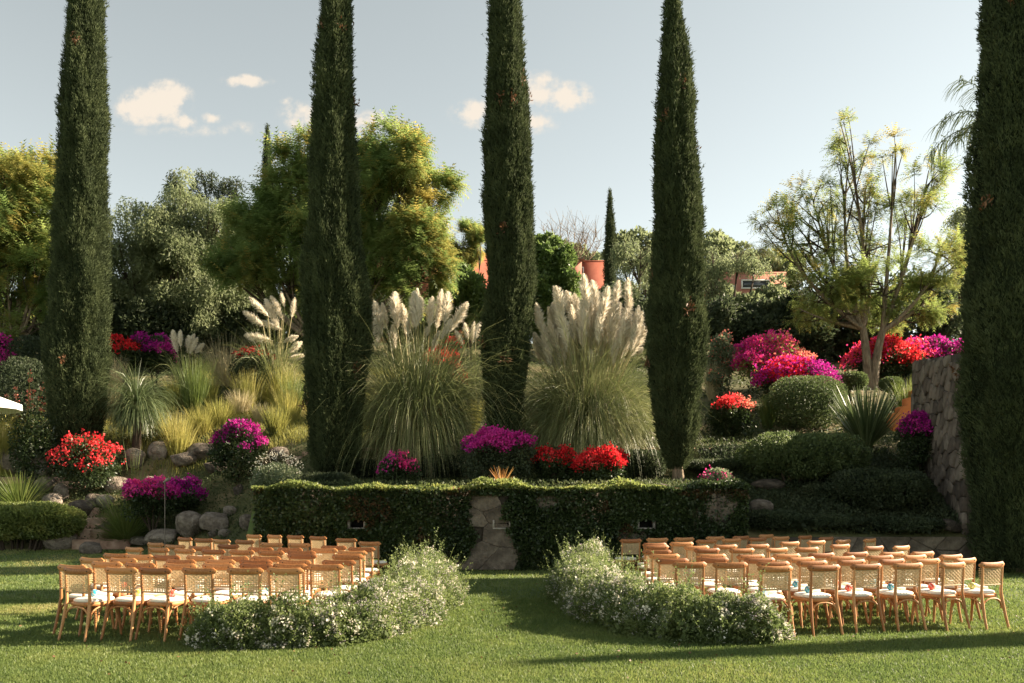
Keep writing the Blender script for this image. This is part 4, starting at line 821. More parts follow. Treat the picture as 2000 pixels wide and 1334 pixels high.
# ------------------------------------------------------------------ bougainvilleas and shrubs
def boug(Y, x0, x1, ytop, cols, label, ybot=None, frac=.5, nf=2600, nl=3800, name='bougainvillea', leaf='shrubleaf', clumps=14, stem=True, cover=.55, basez=None, dens=1.0):
    """cols: list of (flower key, x range fraction a, b)"""
    bx = PX((x0 + x1) / 2, Y); bz = basez if basez is not None else tz(bx, Y); W_ = (x1 - x0) / 2 * Y / FPX; top = PZ(ytop, Y) - bz
    bot = (PZ(ybot, Y) - bz) if ybot else 0.0; bot = max(0, bot)
    t = thing(name, label, 'bougainvillea' if name == 'bougainvillea' else 'shrub', (bx, Y, bz)); H = top - bot; D = min(W_, 1.1)
    lf = MB(); c0 = np.array([0, 0, bot + H * .45]); sr_ = min(W_ * .42, H * .42, .62 * Y / 25)
    ncl = int(clumps * np.clip(W_ / max(sr_, .05) / 2.6, .8, 2.2)); u_ = rng.uniform(-1, 1, ncl); v_ = rng.uniform(-1, 1, ncl); v_[::3] = -abs(v_[::3])
    u_ = (np.arange(ncl) + .5) / ncl * 2 - 1; rng.shuffle(v_); crad = sr_ * rng.uniform(.65, 1.25, ncl)
    ztop = bot + H * rng.uniform(.74, 1.04, ncl) * np.sqrt(np.clip(1 - .5 * u_ ** 2 - .25 * v_ ** 2, .2, 1))
    lowc = rng.random(ncl) < .25; ztop = np.where(lowc, bot + (ztop - bot) * .72, ztop)
    cl = np.stack([u_ * np.maximum(W_ - crad * .8, .1), v_ * (D - crad * .5).clip(.05) , ztop - crad * .85], -1)
    for q, cr in zip(cl, crad): shrub_foliage(lf, nl / ncl, q - np.array([0, 0, cr * .1]), (cr * 1.04, cr * 1.04, cr * .98), .075 * Y / 25, .055 * Y / 25, shell=.6, zmin=0)
    shrub_foliage(lf, nl * .6, c0, (W_ * .8, D * .75, H * .46), .075 * Y / 25, .055 * Y / 25, shell=.35, zmin=0)
    lf.build('foliage', M[leaf], t); clumps = ncl
    n = int(nf * dens * 1.5); ck = rng.integers(0, ncl, n); dd = rdir(n); dd[:, 2] = np.where(dd[:, 2] < -.25, -dd[:, 2], dd[:, 2])
    p = cl[ck] + dd * crad[ck][:, None] * rng.uniform(.9, 1.14, (n, 1)); q3 = p * 2.2 + np.array([bx, 0, 0])
    zl = bot + H * (1 - frac) + H * .16 * vnoise(q3 * .9 + 2); keep = (p[:, 2] > zl) & (vnoise(q3 * 1.6 + 4) > (.3 - cover * 1.2)) & (p[:, 1] < D * .8); p = p[keep]; n = len(p)
    nw_ = 26; wk = rng.integers(0, ncl, nw_); wd_ = rdir(nw_) * np.array([1, .8, .5]) + np.array([0, -.1, .75]); wt_ = np.linspace(.5, 1.45, 7)
    wp_ = np.concatenate([cl[wk] + norm(wd_) * crad[wk][:, None] * q_ * np.array([1, 1, 1 - .12 * q_]) for q_ in wt_]); wp_ = wp_[wp_[:, 2] > bot + H * (1 - frac)]
    if nf > 300: p = np.concatenate([p, wp_, wp_ + rng.normal(size=wp_.shape) * .04]); n = len(p)
    # clusters of bracts
    p = np.repeat(p, 2, 0) + rng.normal(size=(2 * n, 3)) * .045 * Y / 25; fx = (p[:, 0] / W_ + 1) / 2 + rng.normal(size=2 * n) * .06
    sel = np.full(2 * n, -1)
    for i, (key, a, b) in enumerate(cols): sel[(fx >= a) & (fx < b) & ((sel < 0) | (rng.random(2 * n) < .5))] = i
    sel[sel < 0] = 0
    for i, (key, a, b) in enumerate(cols):
        m = sel == i
        if not m.any(): continue
        mb = MB(); m = m & (rng.random(len(p)) < .86); pp = p[m]; rr_ = np.clip(.5 + .35 * vnoise(pp * 5) + .15 * rng.normal(size=len(pp)), 0, 1); leaves(mb, pp, rdir(len(pp)) + np.array([0, -.2, .6]), .07 * Y / 25, .065 * Y / 25, rr_)
        mb.build(key + '_blossoms', F[key], t)
    if stem:
        mb = MB()
        for k in range(5): e = cl[rng.integers(0, clumps)]; tube(mb, bez((rng.uniform(-.08, .08), 0, -.1), (e[0] * .2, e[1] * .2, e[2] * .6), e, 6), np.linspace(.035, .012, 6), 5)
        mb.build('stems', M['bark_dark'], t)
    return t
boug(31, -50, 38, 652, [('purple', -1, .7), ('magenta', .6, 2)], 'magenta bougainvillea cut by the left edge', frac=.6, nf=1600)
boug(31.5, 212, 285, 660, [('red', -1, 2)], 'red bougainvillea patch right beside the left cypress', frac=.5, nf=1500, ybot=720)
boug(32, 262, 342, 652, [('purple', -1, .8), ('magenta', .7, 2)], 'deep purple bougainvillea under the weeping tree', frac=.6, nf=2200, ybot=720)
boug(31, 450, 550, 686, [('darkred', -1, 2)], 'dark red flowering bush on the dry slope', frac=.28, nf=1100, ybot=745, leaf='darkleaf', cover=.5)
boug(24.2, 410, 520, 806, [('magenta', -1, 2), ('purple', .1, .9)], 'magenta bougainvillea with dark foliage left of the thick dark cypress', frac=.42, nf=2600, nl=5200)
boug(gY(172, 962), 110, 238, 846, [('coral', -1, 2), ('red', .35, .8)], 'coral red bougainvillea bush beside the lantern', frac=.6, nf=1300, nl=4600, cover=.3, ybot=958, leaf='shrubleaf')
boug(22.2, 246, 352, 932, [('magenta', -1, 2), ('pink', .2, .8)], 'bright magenta bougainvillea above the spiky clump', frac=.5, nf=2100, nl=3600, ybot=1010)
boug(22.9, 325, 398, 936, [('purple', -1, 2)], 'purple bougainvillea at the right of the bright magenta one', frac=.5, nf=1300, nl=2200, ybot=1000)
boug(20.6, 738, 824, 884, [('magenta', -1, .5), ('pink', .3, 2)], 'low dark bush with a few pink blossoms under the left pampas', frac=.6, nf=380, nl=3400, cover=.25)
boug(21.0, 893, 1050, 832, [('purple', -1, .2), ('magenta', .1, 2)], 'wide magenta bougainvillea in front of the middle cypress', frac=.36, nf=3400, nl=6000, leaf='darkleaf', cover=.8, dens=1.5)
boug(20.9, 1040, 1130, 868, [('red', -1, 2), ('coral', .3, .6)], 'small red bougainvillea between the magenta and the bright red ones', frac=.42, nf=1300, nl=3600, cover=.5)
boug(20.8, 1112, 1228, 876, [('red', -1, 2), ('coral', .1, .4)], 'bright red bougainvillea in front of the right pampas', frac=.48, nf=3200, nl=5200, cover=.75)
boug(20.2, 1368, 1432, 912, [('pink', -1, 2)], 'small pale leaved bush dotted with pink flowers on the wall terrace', frac=.7, nf=150, nl=2000, cover=.3, leaf='sage')
boug(26.5, 1378, 1472, 772, [('coral', -1, .7), ('salmon', .6, 2), ('red', .1, .5)], 'flat topped red flowering small tree right of the slender cypress', frac=.34, nf=2400, nl=4200, cover=.75)
boug(31, 1425, 1578, 648, [('pink', -1, .5), ('salmon', .3, 2), ('magenta', -1, .6), ('pink', .1, .8)], 'tall pink and salmon bougainvillea mound', frac=.75, nf=4000, nl=3600, ybot=745, leaf='hedge', cover=.7)
boug(29.8, 1466, 1628, 702, [('magenta', -1, 2), ('purple', .4, 2), ('red', .05, .6)], 'low magenta and red bougainvillea mound above the round clipped shrub', frac=.7, nf=4000, nl=3600, ybot=780, cover=.7)
boug(34.5, 1654, 1790, 662, [('coral', -1, 2), ('pink', -1, .5), ('red', .3, .9)], 'coral bougainvillea behind the forked trunk', frac=.7, nf=3200, nl=3400, ybot=750, cover=.6)
boug(35, 1745, 1892, 656, [('magenta', -1, 2), ('purple', .5, 2), ('coral', -.1, .4)], 'magenta bougainvillea between the forked trunk and the tall stone wall', frac=.7, nf=3400, nl=3400, ybot=740, cover=.65)
boug(22.4, 1740, 1852, 804, [('purple', -1, 2), ('magenta', -.1, .3)], 'dark purple bougainvillea in front of the tall stone wall', frac=.5, nf=2600, nl=4200, ybot=900, cover=.6)
boug(29, 832, 912, 655, [('coral', -1, 2), ('red', .3, .9)], 'coral bougainvillea behind the left pampas plumes', frac=.8, nf=2200, nl=2400, cover=.5)
boug(25.5, 1374, 1392, 868, [('magenta', -1, 2)], 'tiny magenta sprig at the right of the slender cypress', frac=.6, nf=60, nl=300, clumps=4, stem=False)
boug(20.5, 486, 598, 900, [('salmon', 3, 4)], 'pale leaved shrub with small white flowers at the left end of the wall', name='white_flower_shrub', nf=4, nl=4200, leaf='sage', ybot=975)
wf = bpy.context.scene.collection.objects[-1]
def blooms_on(t, n, cen, rad, mt, L=.04):
    mb = MB(); d = rdir(n); p = d * rng.uniform(.8, 1.1, (n, 1)) * np.array(rad) + np.array(cen); p[:, 2] = abs(p[:, 2]); leaves(mb, p, d + rdir(n) * .5, L, L); tag(mb.build('flowers', mt, t), kind='stuff')
wt = [o for o in C.objects if o.name.startswith('white_flower_shrub')][0]
for ch in list(wt.children):
    if 'blossoms' in ch.name: bpy.data.objects.remove(ch)
blooms_on(wt, 520, (0, 0, .55), (.6, .5, .45), M['white_fl'], .035)
boug(31, 1376, 1436, 642, [('salmon', -1, 2)], 'pale oleander with faded pink flowers right of the slender cypress', name='oleander', frac=.8, nf=160, nl=3000, leaf='sage', cover=.4)
def clipped(Y, x0, x1, ytop, ybot, label, mt='topiary', n=9000, name='clipped_shrub', box=2.6, stems=6, depth=None, cat='shrub', L=.05, basez=None, rough=.14):
    bx = PX((x0 + x1) / 2, Y); bz = basez if basez is not None else tz(bx, Y); W_ = (x1 - x0) / 2 * Y / FPX; top = PZ(ytop, Y) - bz; bot = max(0, PZ(ybot, Y) - bz)
    t = thing(name, label, cat, (bx, Y, bz)); D = depth or min(W_, 1.3); H2 = (top - bot) / 2; c = np.array([0, 0, bot + H2])
    d = rdir(n); k = (np.abs(d) ** box).sum(1) ** (-1 / box)
    p = d * k[:, None]; p = p * (1 + rough * fbm(p * np.array([W_, D, H2]) * 2.4)[:, None]) * (1 - .22 * rng.random((n, 1)) ** 2) * np.array([W_, D, H2]) + c
    mb = MB(); leaves(mb, p, norm(d + rdir(n) * .9 + np.array([0, 0, .3])), L * Y / 22, L * .65 * Y / 22, np.clip(.45 + .3 * vnoise(p * 4) + .15 * rng.normal(size=n), 0, 1))
    # inner twig mass keeps the light out
    d2 = rdir(n // 4); k2 = (np.abs(d2) ** box).sum(1) ** (-1 / box); leaves(mb, d2 * (k2 * rng.uniform(.45, .82, n // 4))[:, None] * np.array([W_, D, H2]) + c, rdir(n // 4), L * 2.2, L * 1.6, np.zeros(n // 4))
    mb.build('foliage', M[mt], t); mb = MB()
    for s in range(stems):
        x = rng.uniform(-.65, .65) * W_; y = rng.uniform(-.5, .5) * D; tube(mb, bez((x * .6, y * .5, -.1), (x * .7, y * .6, bot * .6 + .05), (x, y, bot + H2 * .9), 6), [.045, .04, .035, .03, .025, .02], 5)
    mb.build('stems', M['bark_dark'], t); return t
clipped(27.5, 1502, 1645, 738, 852, 'large round clipped shrub left of the forked trunk tree', 'topiary', 13000)
clipped(21.8, 1452, 1682, 850, 935, 'wide flat topped clipped juniper on bare stems', 'topiary', 15000, stems=9, box=2.3, name='clipped_juniper', L=.075, rough=.3)
clipped(20.3, 1625, 1808, 920, 1200, 'low blackish shrub at the foot of the tall stone wall', 'darkleaf', 11000, box=2.2, name='dark_shrub', L=.08, rough=.34)
clipped(22.0, -80, 150, 985, 1050, 'sunlit trimmed hedge at the left edge of the lawn', 'hedge', 15000, box=3.2, name='trimmed_hedge', cat='hedge', depth=.75, stems=16, L=.075, rough=.22)
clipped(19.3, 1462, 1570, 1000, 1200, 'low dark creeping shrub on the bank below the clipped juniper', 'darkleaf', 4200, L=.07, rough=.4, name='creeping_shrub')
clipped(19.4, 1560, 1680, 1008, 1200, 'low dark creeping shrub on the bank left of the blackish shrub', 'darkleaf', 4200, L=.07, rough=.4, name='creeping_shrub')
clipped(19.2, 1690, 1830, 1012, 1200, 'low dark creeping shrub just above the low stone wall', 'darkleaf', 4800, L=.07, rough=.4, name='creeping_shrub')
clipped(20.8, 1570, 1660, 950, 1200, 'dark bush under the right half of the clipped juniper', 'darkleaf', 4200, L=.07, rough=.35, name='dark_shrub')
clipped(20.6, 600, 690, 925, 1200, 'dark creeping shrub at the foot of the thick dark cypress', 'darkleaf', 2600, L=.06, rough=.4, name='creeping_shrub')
clipped(30, 1640, 1692, 728, 760, 'small clipped ball left of the forked trunk', 'topiary', 2600)
clipped(30, 1722, 1760, 738, 765, 'small clipped ball right of the forked trunk', 'topiary', 2000)
clipped(31, 20, 100, 660, 1200, 'dark rounded shrub between the left edge blossoms and the first cypress', 'darkleaf', 3500, L=.07)
clipped(28.5, 0, 95, 700, 1200, 'low dark ground shrub behind the orange flower spikes', 'darkleaf', 3000, L=.06)
clipped(25.2, 30, 110, 808, 1200, 'low brownish shrub under the orange flower spikes', 'shrubleaf', 3600, L=.06)
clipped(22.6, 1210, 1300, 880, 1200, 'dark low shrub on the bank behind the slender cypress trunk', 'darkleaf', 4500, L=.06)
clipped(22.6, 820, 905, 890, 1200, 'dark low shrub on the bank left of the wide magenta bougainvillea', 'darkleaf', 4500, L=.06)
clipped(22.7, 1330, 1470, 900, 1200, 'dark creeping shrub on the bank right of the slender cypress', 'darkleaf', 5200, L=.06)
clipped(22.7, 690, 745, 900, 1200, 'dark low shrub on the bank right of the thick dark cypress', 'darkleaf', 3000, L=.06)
print('shrubs', time.time() - T0)
# ground cover on the slopes
mb = MB(); mb2 = MB()
for (n, y0, y1, x0, x1, sz) in ((60000, 18.9, 27, -14, 12, .05), (40000, 26, 46, -28, 28, .09)):
    Y = rng.uniform(y0, y1, n); X = rng.uniform(x0, x1, n); k = ~islawn(X, Y - .1); X, Y = X[k], Y[k]
    d = fbm(np.stack([X * .5, Y * .5, X * 0 + 2], -1)); dry = (X < -6) & (Y > 25) & (X > -14)
    k = (rng.random(len(X)) < np.clip(.75 + .9 * d - .25 * dry, .1, 1)); X, Y, d = X[k], Y[k], d[k]; n = len(X)
    p = np.stack([X, Y, terrain(X, Y) + rng.random(n) ** 1.5 * .16], -1)
    leaves(mb, p, rdir(n) * .8 + np.array([0, 0, .8]), sz * 1.5, sz * .8)
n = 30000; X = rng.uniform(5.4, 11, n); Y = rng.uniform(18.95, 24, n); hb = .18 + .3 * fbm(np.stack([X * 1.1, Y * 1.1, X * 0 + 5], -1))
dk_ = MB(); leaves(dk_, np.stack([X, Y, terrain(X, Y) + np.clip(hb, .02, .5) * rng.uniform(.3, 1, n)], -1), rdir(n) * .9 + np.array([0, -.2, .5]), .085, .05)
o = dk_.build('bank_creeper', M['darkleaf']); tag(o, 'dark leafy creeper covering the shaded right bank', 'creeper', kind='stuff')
o = mb.build('ground_cover', M['cover']); tag(o, 'low leafy ground cover spread over the slopes', 'ground cover', kind='stuff')
n = 30000; X = rng.uniform(-14, -4.5, n); Y = rng.uniform(25.5, 36, n); k = fbm(np.stack([X * .6, Y * .6, X * 0 + 6], -1)) > -.1; X, Y = X[k], Y[k]; n = len(X)
blades(mb2, np.stack([X, Y, terrain(X, Y)], -1), rdir(n) * .45 + np.array([0, 0, 1.]), .28, .018, .5, 2)
o = mb2.build('dry_grass_cover', M['drygrass']); tag(o, 'thin golden grass between the tufts on the dry slope', 'dry grass', kind='stuff')

# ------------------------------------------------------------------ boulders and steps at left
def rock_mesh(seed, sq):
    r = np.random.default_rng(seed); import bmesh
    bm = bmesh.new(); bmesh.ops.create_icosphere(bm, subdivisions=3, radius=1); v = np.array([q.co[:] for q in bm.verts]); f = np.array([[q.index for q in fc.verts] for fc in bm.faces]); bm.free()
    for k in range(sq):
        nn = norm(r.normal(size=3)); h = r.uniform(.55, .85); dd = v @ nn - h; v = v - np.clip(dd, 0, None)[:, None] * nn * .9
    v = v * (1 + .10 * fbm(v * 1.6 + seed)[:, None] + .03 * vnoise(v * 6 + seed)[:, None]); mb = MB(); mb.add(v, f); return mb.mesh('boulder', M['rock'], smooth=True)
RK = [rock_mesh(s, q) for s, q in ((1, 3), (2, 6), (3, 9), (4, 5), (5, 12))]
def boulder(px, py, wpx, hpx, Y, label, k=0, rz=0):
    Y = gY(px, py + hpx * .42) + .15 if wpx != 42 else Y; x = PX(px, Y); s = wpx / 2 * Y / FPX * 1.12; h = hpx / 2 * Y / FPX * 1.15
    g = tz(x, Y); z = g + h * .5
    o = obj('boulder', RK[k % 5], None, (x, Y, z), rz); o.scale = (s, s * .85, h); tag(o, label, 'boulder'); return o
for i, (px, py, w_, h_, Y, lab) in enumerate([
    (28, 905, 64, 50, 24.6, 'large dark boulder at the left edge behind the lantern'), (72, 884, 50, 34, 25.0, 'brown boulder above the lantern'), (262, 905, 50, 44, 23.6, 'pale boulder behind the upright blades'),
    (312, 888, 44, 40, 24.0, 'rough grey boulder left of a flat brown one on the upper bank'), (358, 902, 50, 32, 23.8, 'flat brown boulder on the upper bank'), (400, 888, 60, 34, 24.2, 'long dark boulder left of the magenta bush'),
    (420, 914, 50, 28, 23.4, 'reddish boulder below the long dark one'), (545, 888, 40, 26, 24.2, 'small boulder between the magenta bush and the thick dark cypress'), (372, 946, 50, 24, 22.8, 'flat pale boulder behind the purple blossoms'),
    (370, 1030, 66, 56, 20.9, 'big rounded boulder behind the left chairs'), (422, 1022, 62, 44, 20.8, 'big angular boulder with pale face behind the left chairs'), (482, 1026, 36, 34, 20.2, 'reddish boulder at the left foot of the ivy wall'),
    (320, 1052, 70, 34, 20.4, 'dark boulder just behind the leftmost far chairs'), (415, 1048, 20, 16, 20.0, 'small grey stone left of the reddish one'), (438, 1046, 22, 16, 20.0, 'small round stone behind the chairs'),
    (465, 960, 18, 26, 21.6, 'small reddish stone stuck in the bank'), (104, 985, 40, 36, 23.0, 'striped pale boulder behind the hedge'), (122, 965, 30, 40, 23.4, 'jagged dark stone beside the lantern'),
    (160, 1000, 60, 36, 22.9, 'pale flat boulder at the head of the steps'), (185, 985, 34, 34, 23.1, 'rounded tan boulder beside the steps'), (205, 985, 40, 30, 23.3, 'tan boulder right of the rounded one'),
    (232, 950, 46, 36, 23.4, 'grey boulder below the upright blades'), (205, 1038, 32, 36, 22.1, 'reddish boulder at the right side of the steps'), (118, 1066, 56, 44, 21.7, 'large dark boulder with pale rim left of the steps'),
    (180, 1082, 42, 30, 21.1, 'smooth brown boulder on the lawn before the steps'), (90, 950, 40, 30, 23.6, 'reddish stone under the lantern'), (275, 1062, 40, 20, 21.0, 'pale flat stone right of the spiky clump'),
    (1484, 996, 54, 36, 19.9, 'round grey boulder right of the ivy wall end'), (1438, 985, 34, 36, 19.6, 'brown boulder at the right end of the ivy wall'), (1860, 982, 32, 32, 20.2, 'round boulder at the foot of the tall stone wall'),
    (1868, 1006, 26, 22, 19.8, 'small boulder below the round one by the tall stone wall'), (1836, 992, 20, 12, 20.0, 'small flat stone left of the round boulder by the tall wall'), (1500, 950, 60, 22, 21.6, 'flat stone beneath the clipped juniper'),
    (300, 945, 40, 26, 22.9, 'grey stone half hidden behind the bright magenta bougainvillea'), (447, 1004, 30, 22, 21.0, 'small wedge stone between the big boulders'), (1855, 1030, 50, 30, 19.6, 'dark boulder above the low stone wall'),
    (1290, 955, 34, 12, 20.2, 'flat stone beside the slender cypress trunk'), (478, 712, 20, 12, 31, 'small pale stone below the dark red bush')]):
    boulder(px, py, w_, h_, Y, lab, i * 2 + i // 5, rng.uniform(-.5, .5))
st = thing('stone_steps', 'reddish stone steps climbing from the lawn at the left', 'steps', (PX(215, 21.6), 21.6, .15)); sx = st.location.x
for k, (x0, x1, yt, yb, Y) in enumerate(((140, 250, 1054, 1080, 21.3), (138, 214, 1034, 1056, 21.9), (130, 196, 1012, 1036, 22.5), (125, 186, 992, 1013, 23.0), (105, 175, 940, 955, 24.0), (-40, 125, 932, 945, 24.4))):
    Y = gY((x0 + x1) / 2, yb)
    xa, xb = PX(x0, Y) - sx, PX(x1, Y) - sx; zt, zb = PZ(yt, Y) - .15, PZ(yb, Y) - .15; nb = 2 if k in (0, 1) else (4 if k == 5 else 1); e = np.linspace(xa, xb, nb + 1)
    for q in range(nb):
        mb = MB(); g = .008
        x_a, x_b = e[q] + g, e[q + 1] - g; b_ = .02; y0, y1 = Y - 21.6 + rng.uniform(-.02, .02), Y - 21.6 + .75
        v = [(x_a, y0, zb - .12), (x_b, y0, zb - .12), (x_b, y1, zb - .12), (x_a, y1, zb - .12), (x_a, y0, zt - b_), (x_b, y0, zt - b_), (x_b, y1, zt - b_), (x_a, y1, zt - b_), (x_a + b_, y0 + b_, zt), (x_b - b_, y0 + b_, zt + .008), (x_b - b_, y1 - b_, zt), (x_a + b_, y1 - b_, zt)]
        mb.add(v, [(0, 1, 5, 4), (1, 2, 6, 5), (2, 3, 7, 6), (3, 0, 4, 7), (4, 5, 9, 8), (5, 6, 10, 9), (6, 7, 11, 10), (7, 4, 8, 11), (8, 9, 10, 11)])
        mb.build('step_block', M['brickstep'], st)
# ------------------------------------------------------------------ lanterns, spotlight, parasol
def lantern(px, py, Y, h, label):
    x = PX(px, Y); g = tz(x, Y); z0 = max(g, PZ(py, Y)); Y = gY(px, py); x = PX(px, Y); g = tz(x, Y); z0 = g; t = thing('garden_lantern', label, 'lantern', (x, Y, g)); b = z0 - g; r = h * .27
    mb = MB(); mb.box(-r * 1.15, r * 1.15, -r * 1.15, r * 1.15, -.1, b + h * .06); mb.build('base', M['metal'], t)
    mb = MB()
    for sx_ in (-1, 1):
        for sy in (-1, 1): mb.box(sx_ * r - .015, sx_ * r + .015, sy * r - .015, sy * r + .015, b + h * .062, b + h * .66)
    mb.build('frame', M['metal'], t)
    for a in range(4):
        mb = MB(); mb.box(-r + .018, r - .018, -r - .004, -r + .004, b + h * .064, b + h * .655); mb.build('pane', M['lampglass'], t, rz=a * math.pi / 2)
    mb = MB(); zs = [b + h * .662, b + h * .70, b + h * .92, b + h]; rs = [r * 1.45, r * 1.35, r * .45, r * .4]; v = []
    for z, q in zip(zs, rs): v += [(-q, -q, z), (q, -q, z), (q, q, z), (-q, q, z)]
    f = [(3, 2, 1, 0), (12, 13, 14, 15)]
    for k in range(3):
        for j in range(4): f.append((k * 4 + j, k * 4 + (j + 1) % 4, k * 4 + 4 + (j + 1) % 4, k * 4 + 4 + j))
    mb.add(v, f); mb.build('roof', M['metal'], t)
lantern(84, 940, 24.1, .78, 'aged metal garden lantern at the head of the left steps')
lantern(1266, 872, 24.4, .5, 'small lantern on the bank beside the slender cypress')
x = PX(322, 21.4); g = tz(x, 21.4); t = thing('garden_spotlight', 'slim spotlight on a stake before the bright magenta bougainvillea', 'spotlight', (x, 21.4, g)); h = PZ(942, 21.4) - g
mb = MB(); tube(mb, [(0, 0, -.1), (0, 0, h)], [.012, .012], 6); mb.build('stake', M['metal'], t)
mb = MB(); tube(mb, [(-.04, 0, h), (.04, 0, h + .05), (.11, 0, h + .09)], [.02, .035, .045], 10); mb.build('lamp_head', M['lampglass'], t)
x = PX(-75, 24.3); g = tz(x, 24.3); t = thing('parasol', 'white parasol whose rim shows at the left edge', 'parasol', (x, 24.3, g)); zt = PZ(775, 24.3) - g
mb = MB(); tube(mb, [(0, 0, -.1), (0, 0, zt + .25)], [.03, .025], 8); mb.build('pole', M['metal'], t)
mb = MB(); a8 = np.arange(16) * math.pi / 8; rw = 1.62; sc_ = (1 - .03 * (np.arange(16) % 2))
ring = lambda rr_, z: np.stack([np.cos(a8) * rr_ * sc_, np.sin(a8) * rr_ * sc_, np.full(16, z)], -1)
v = np.vstack([ring(.03, zt + .3), ring(.8, zt + .12), ring(rw, zt - .18), ring(rw, zt - .36)])
f = [(k * 16 + j, k * 16 + (j + 1) % 16, k * 16 + 16 + (j + 1) % 16, k * 16 + 16 + j) for k in range(3) for j in range(16)]
mb.add(v, f); mb.build('canopy', M['canvas'], t)

# ------------------------------------------------------------------ flower arrangements along the aisle
def arrangement(path, label, tall_end):
    """path: (X, Y, half width, height)"""
    P_ = np.array(path, float); bx, by = P_[len(P_) // 2, :2]; t = thing('flower_arrangement', label, 'flower arrangement', (bx, by, 0))
    seg = np.linalg.norm(np.diff(P_[:, :2], axis=0), axis=1); cum = np.concatenate([[0], np.cumsum(seg)]); S = cum[-1]
    def at_s(s): return np.stack([np.interp(s, cum, P_[:, k]) for k in range(4)], -1)
    tan = lambda s: norm(at_s(np.clip(s + .05, 0, S))[:, :2] - at_s(np.clip(s - .05, 0, S))[:, :2])
    def shell(n, lo=.0, hi=1.0, deep=.5):
        s = rng.uniform(0, S, n); q = at_s(s); tt = tan(s); nn = np.stack([-tt[:, 1], tt[:, 0]], -1); a = rng.uniform(-.06, math.pi + .06, n)
        lump = 1 + .34 * vnoise(np.stack([s * 1.7, a * 1.2, s * 0 + bx], -1)) + .24 * vnoise(np.stack([s * 5, a * 3, s * 0 + bx], -1)); r_ = lump * (1 - deep * rng.random(n) ** 1.8)
        e = np.minimum(s, S - s); endf = np.sqrt(np.clip(e / .35, .03, 1)); r_ = r_ * endf
        off = np.cos(a) * q[:, 2] * r_; z = np.maximum(np.abs(np.sin(a)) ** .8 * q[:, 3] * r_, .01)
        p = np.stack([q[:, 0] + nn[:, 0] * off - bx, q[:, 1] + nn[:, 1] * off - by, z], -1); d = np.stack([nn[:, 0] * np.cos(a), nn[:, 1] * np.cos(a), np.sin(a) + .3], -1)
        return p, norm(d), s
    lf = MB(); n = 50000; p, d, s = shell(n); leaves(lf, p, d + rdir(n) * .9, .042, .020, np.clip(.42 + .3 * vnoise(p * 4) + .18 * rng.normal(size=n), 0, 1))
    n = 12000; p, d, s = shell(n, deep=.8); leaves(lf, p * np.array([1, 1, .8]), rdir(n), .07, .04, np.zeros(n) + .1)
    # airy wands sticking out
    m = 1100; p, d, s = shell(m, deep=.2); wd = norm(d * .6 + np.array([0, 0, .9]) + rdir(m) * .5); hh = at_s(s)[:, 3]; L = rng.uniform(.06, 1, m) ** 2 * .5 * (.45 + hh)
    blades(lf, p, wd, L, .005, .6, 4, np.full(m, .5))
    for k in range(9):
        u = rng.uniform(.25, 1, m)[:, None]; q = p + wd * L[:, None] * u - np.array([0, 0, .12]) * (u ** 2) * L[:, None]; leaves(lf, q + rng.normal(size=q.shape) * .008, wd * .4 + rdir(m), .032, .018)
    lf.build('foliage', M['arr_leaf'], t)
    g = MB(); n = 9000; p, d, s = shell(n, deep=.3); k = vnoise(p * 2.3 + 9) > .05; leaves(g, p[k], d[k] + rdir(k.sum()) * .8, .045, .022); g.build('grey_foliage', M['sage'], t)
    def blooms(nc, per, rad, L, mt, nm, thr):
        c, dd, s = shell(nc, deep=.22); k = vnoise(c * 2.0 + 3) > thr; c, dd = c[k], dd[k]; mb = MB()
        p = np.repeat(c, per, 0) + rng.normal(size=(len(c) * per, 3)) * rad; d = np.repeat(dd, per, 0) + rdir(len(p)) * .9; leaves(mb, p, d, L, L * .85); mb.build(nm, mt, t)
    blooms(600, 15, .028, .036, M['white_fl'], 'white_blooms', -.35)
    blooms(1500, 4, .02, .016, M['white_fl'], 'small_white_blooms', -.6)
    blooms(700, 16, .03, .020, M['lilac_fl'], 'lilac_blooms', -.1)
    return t
arrangement([(-3.75, 9.45, .2, .4), (-3.3, 9.3, .27, .46), (-2.6, 9.28, .3, .52), (-1.95, 9.55, .34, .62), (-1.55, 10.4, .42, .6), (-1.36, 11.6, .5, .62), (-1.34, 12.9, .52, .66), (-1.5, 14.2, .6, .66)], 'curved bank of white flowers and greenery before the left chairs', 1)
arrangement([(3.3, 9.75, .25, .36), (2.9, 9.7, .32, .46), (2.1, 9.75, .36, .52), (1.6, 10.3, .42, .56), (1.3, 11.5, .48, .6), (1.2, 12.8, .52, .64), (1.25, 13.9, .56, .7), (1.5, 15.1, .62, .7)], 'curved bank of white flowers and greenery before the right chairs', 1)

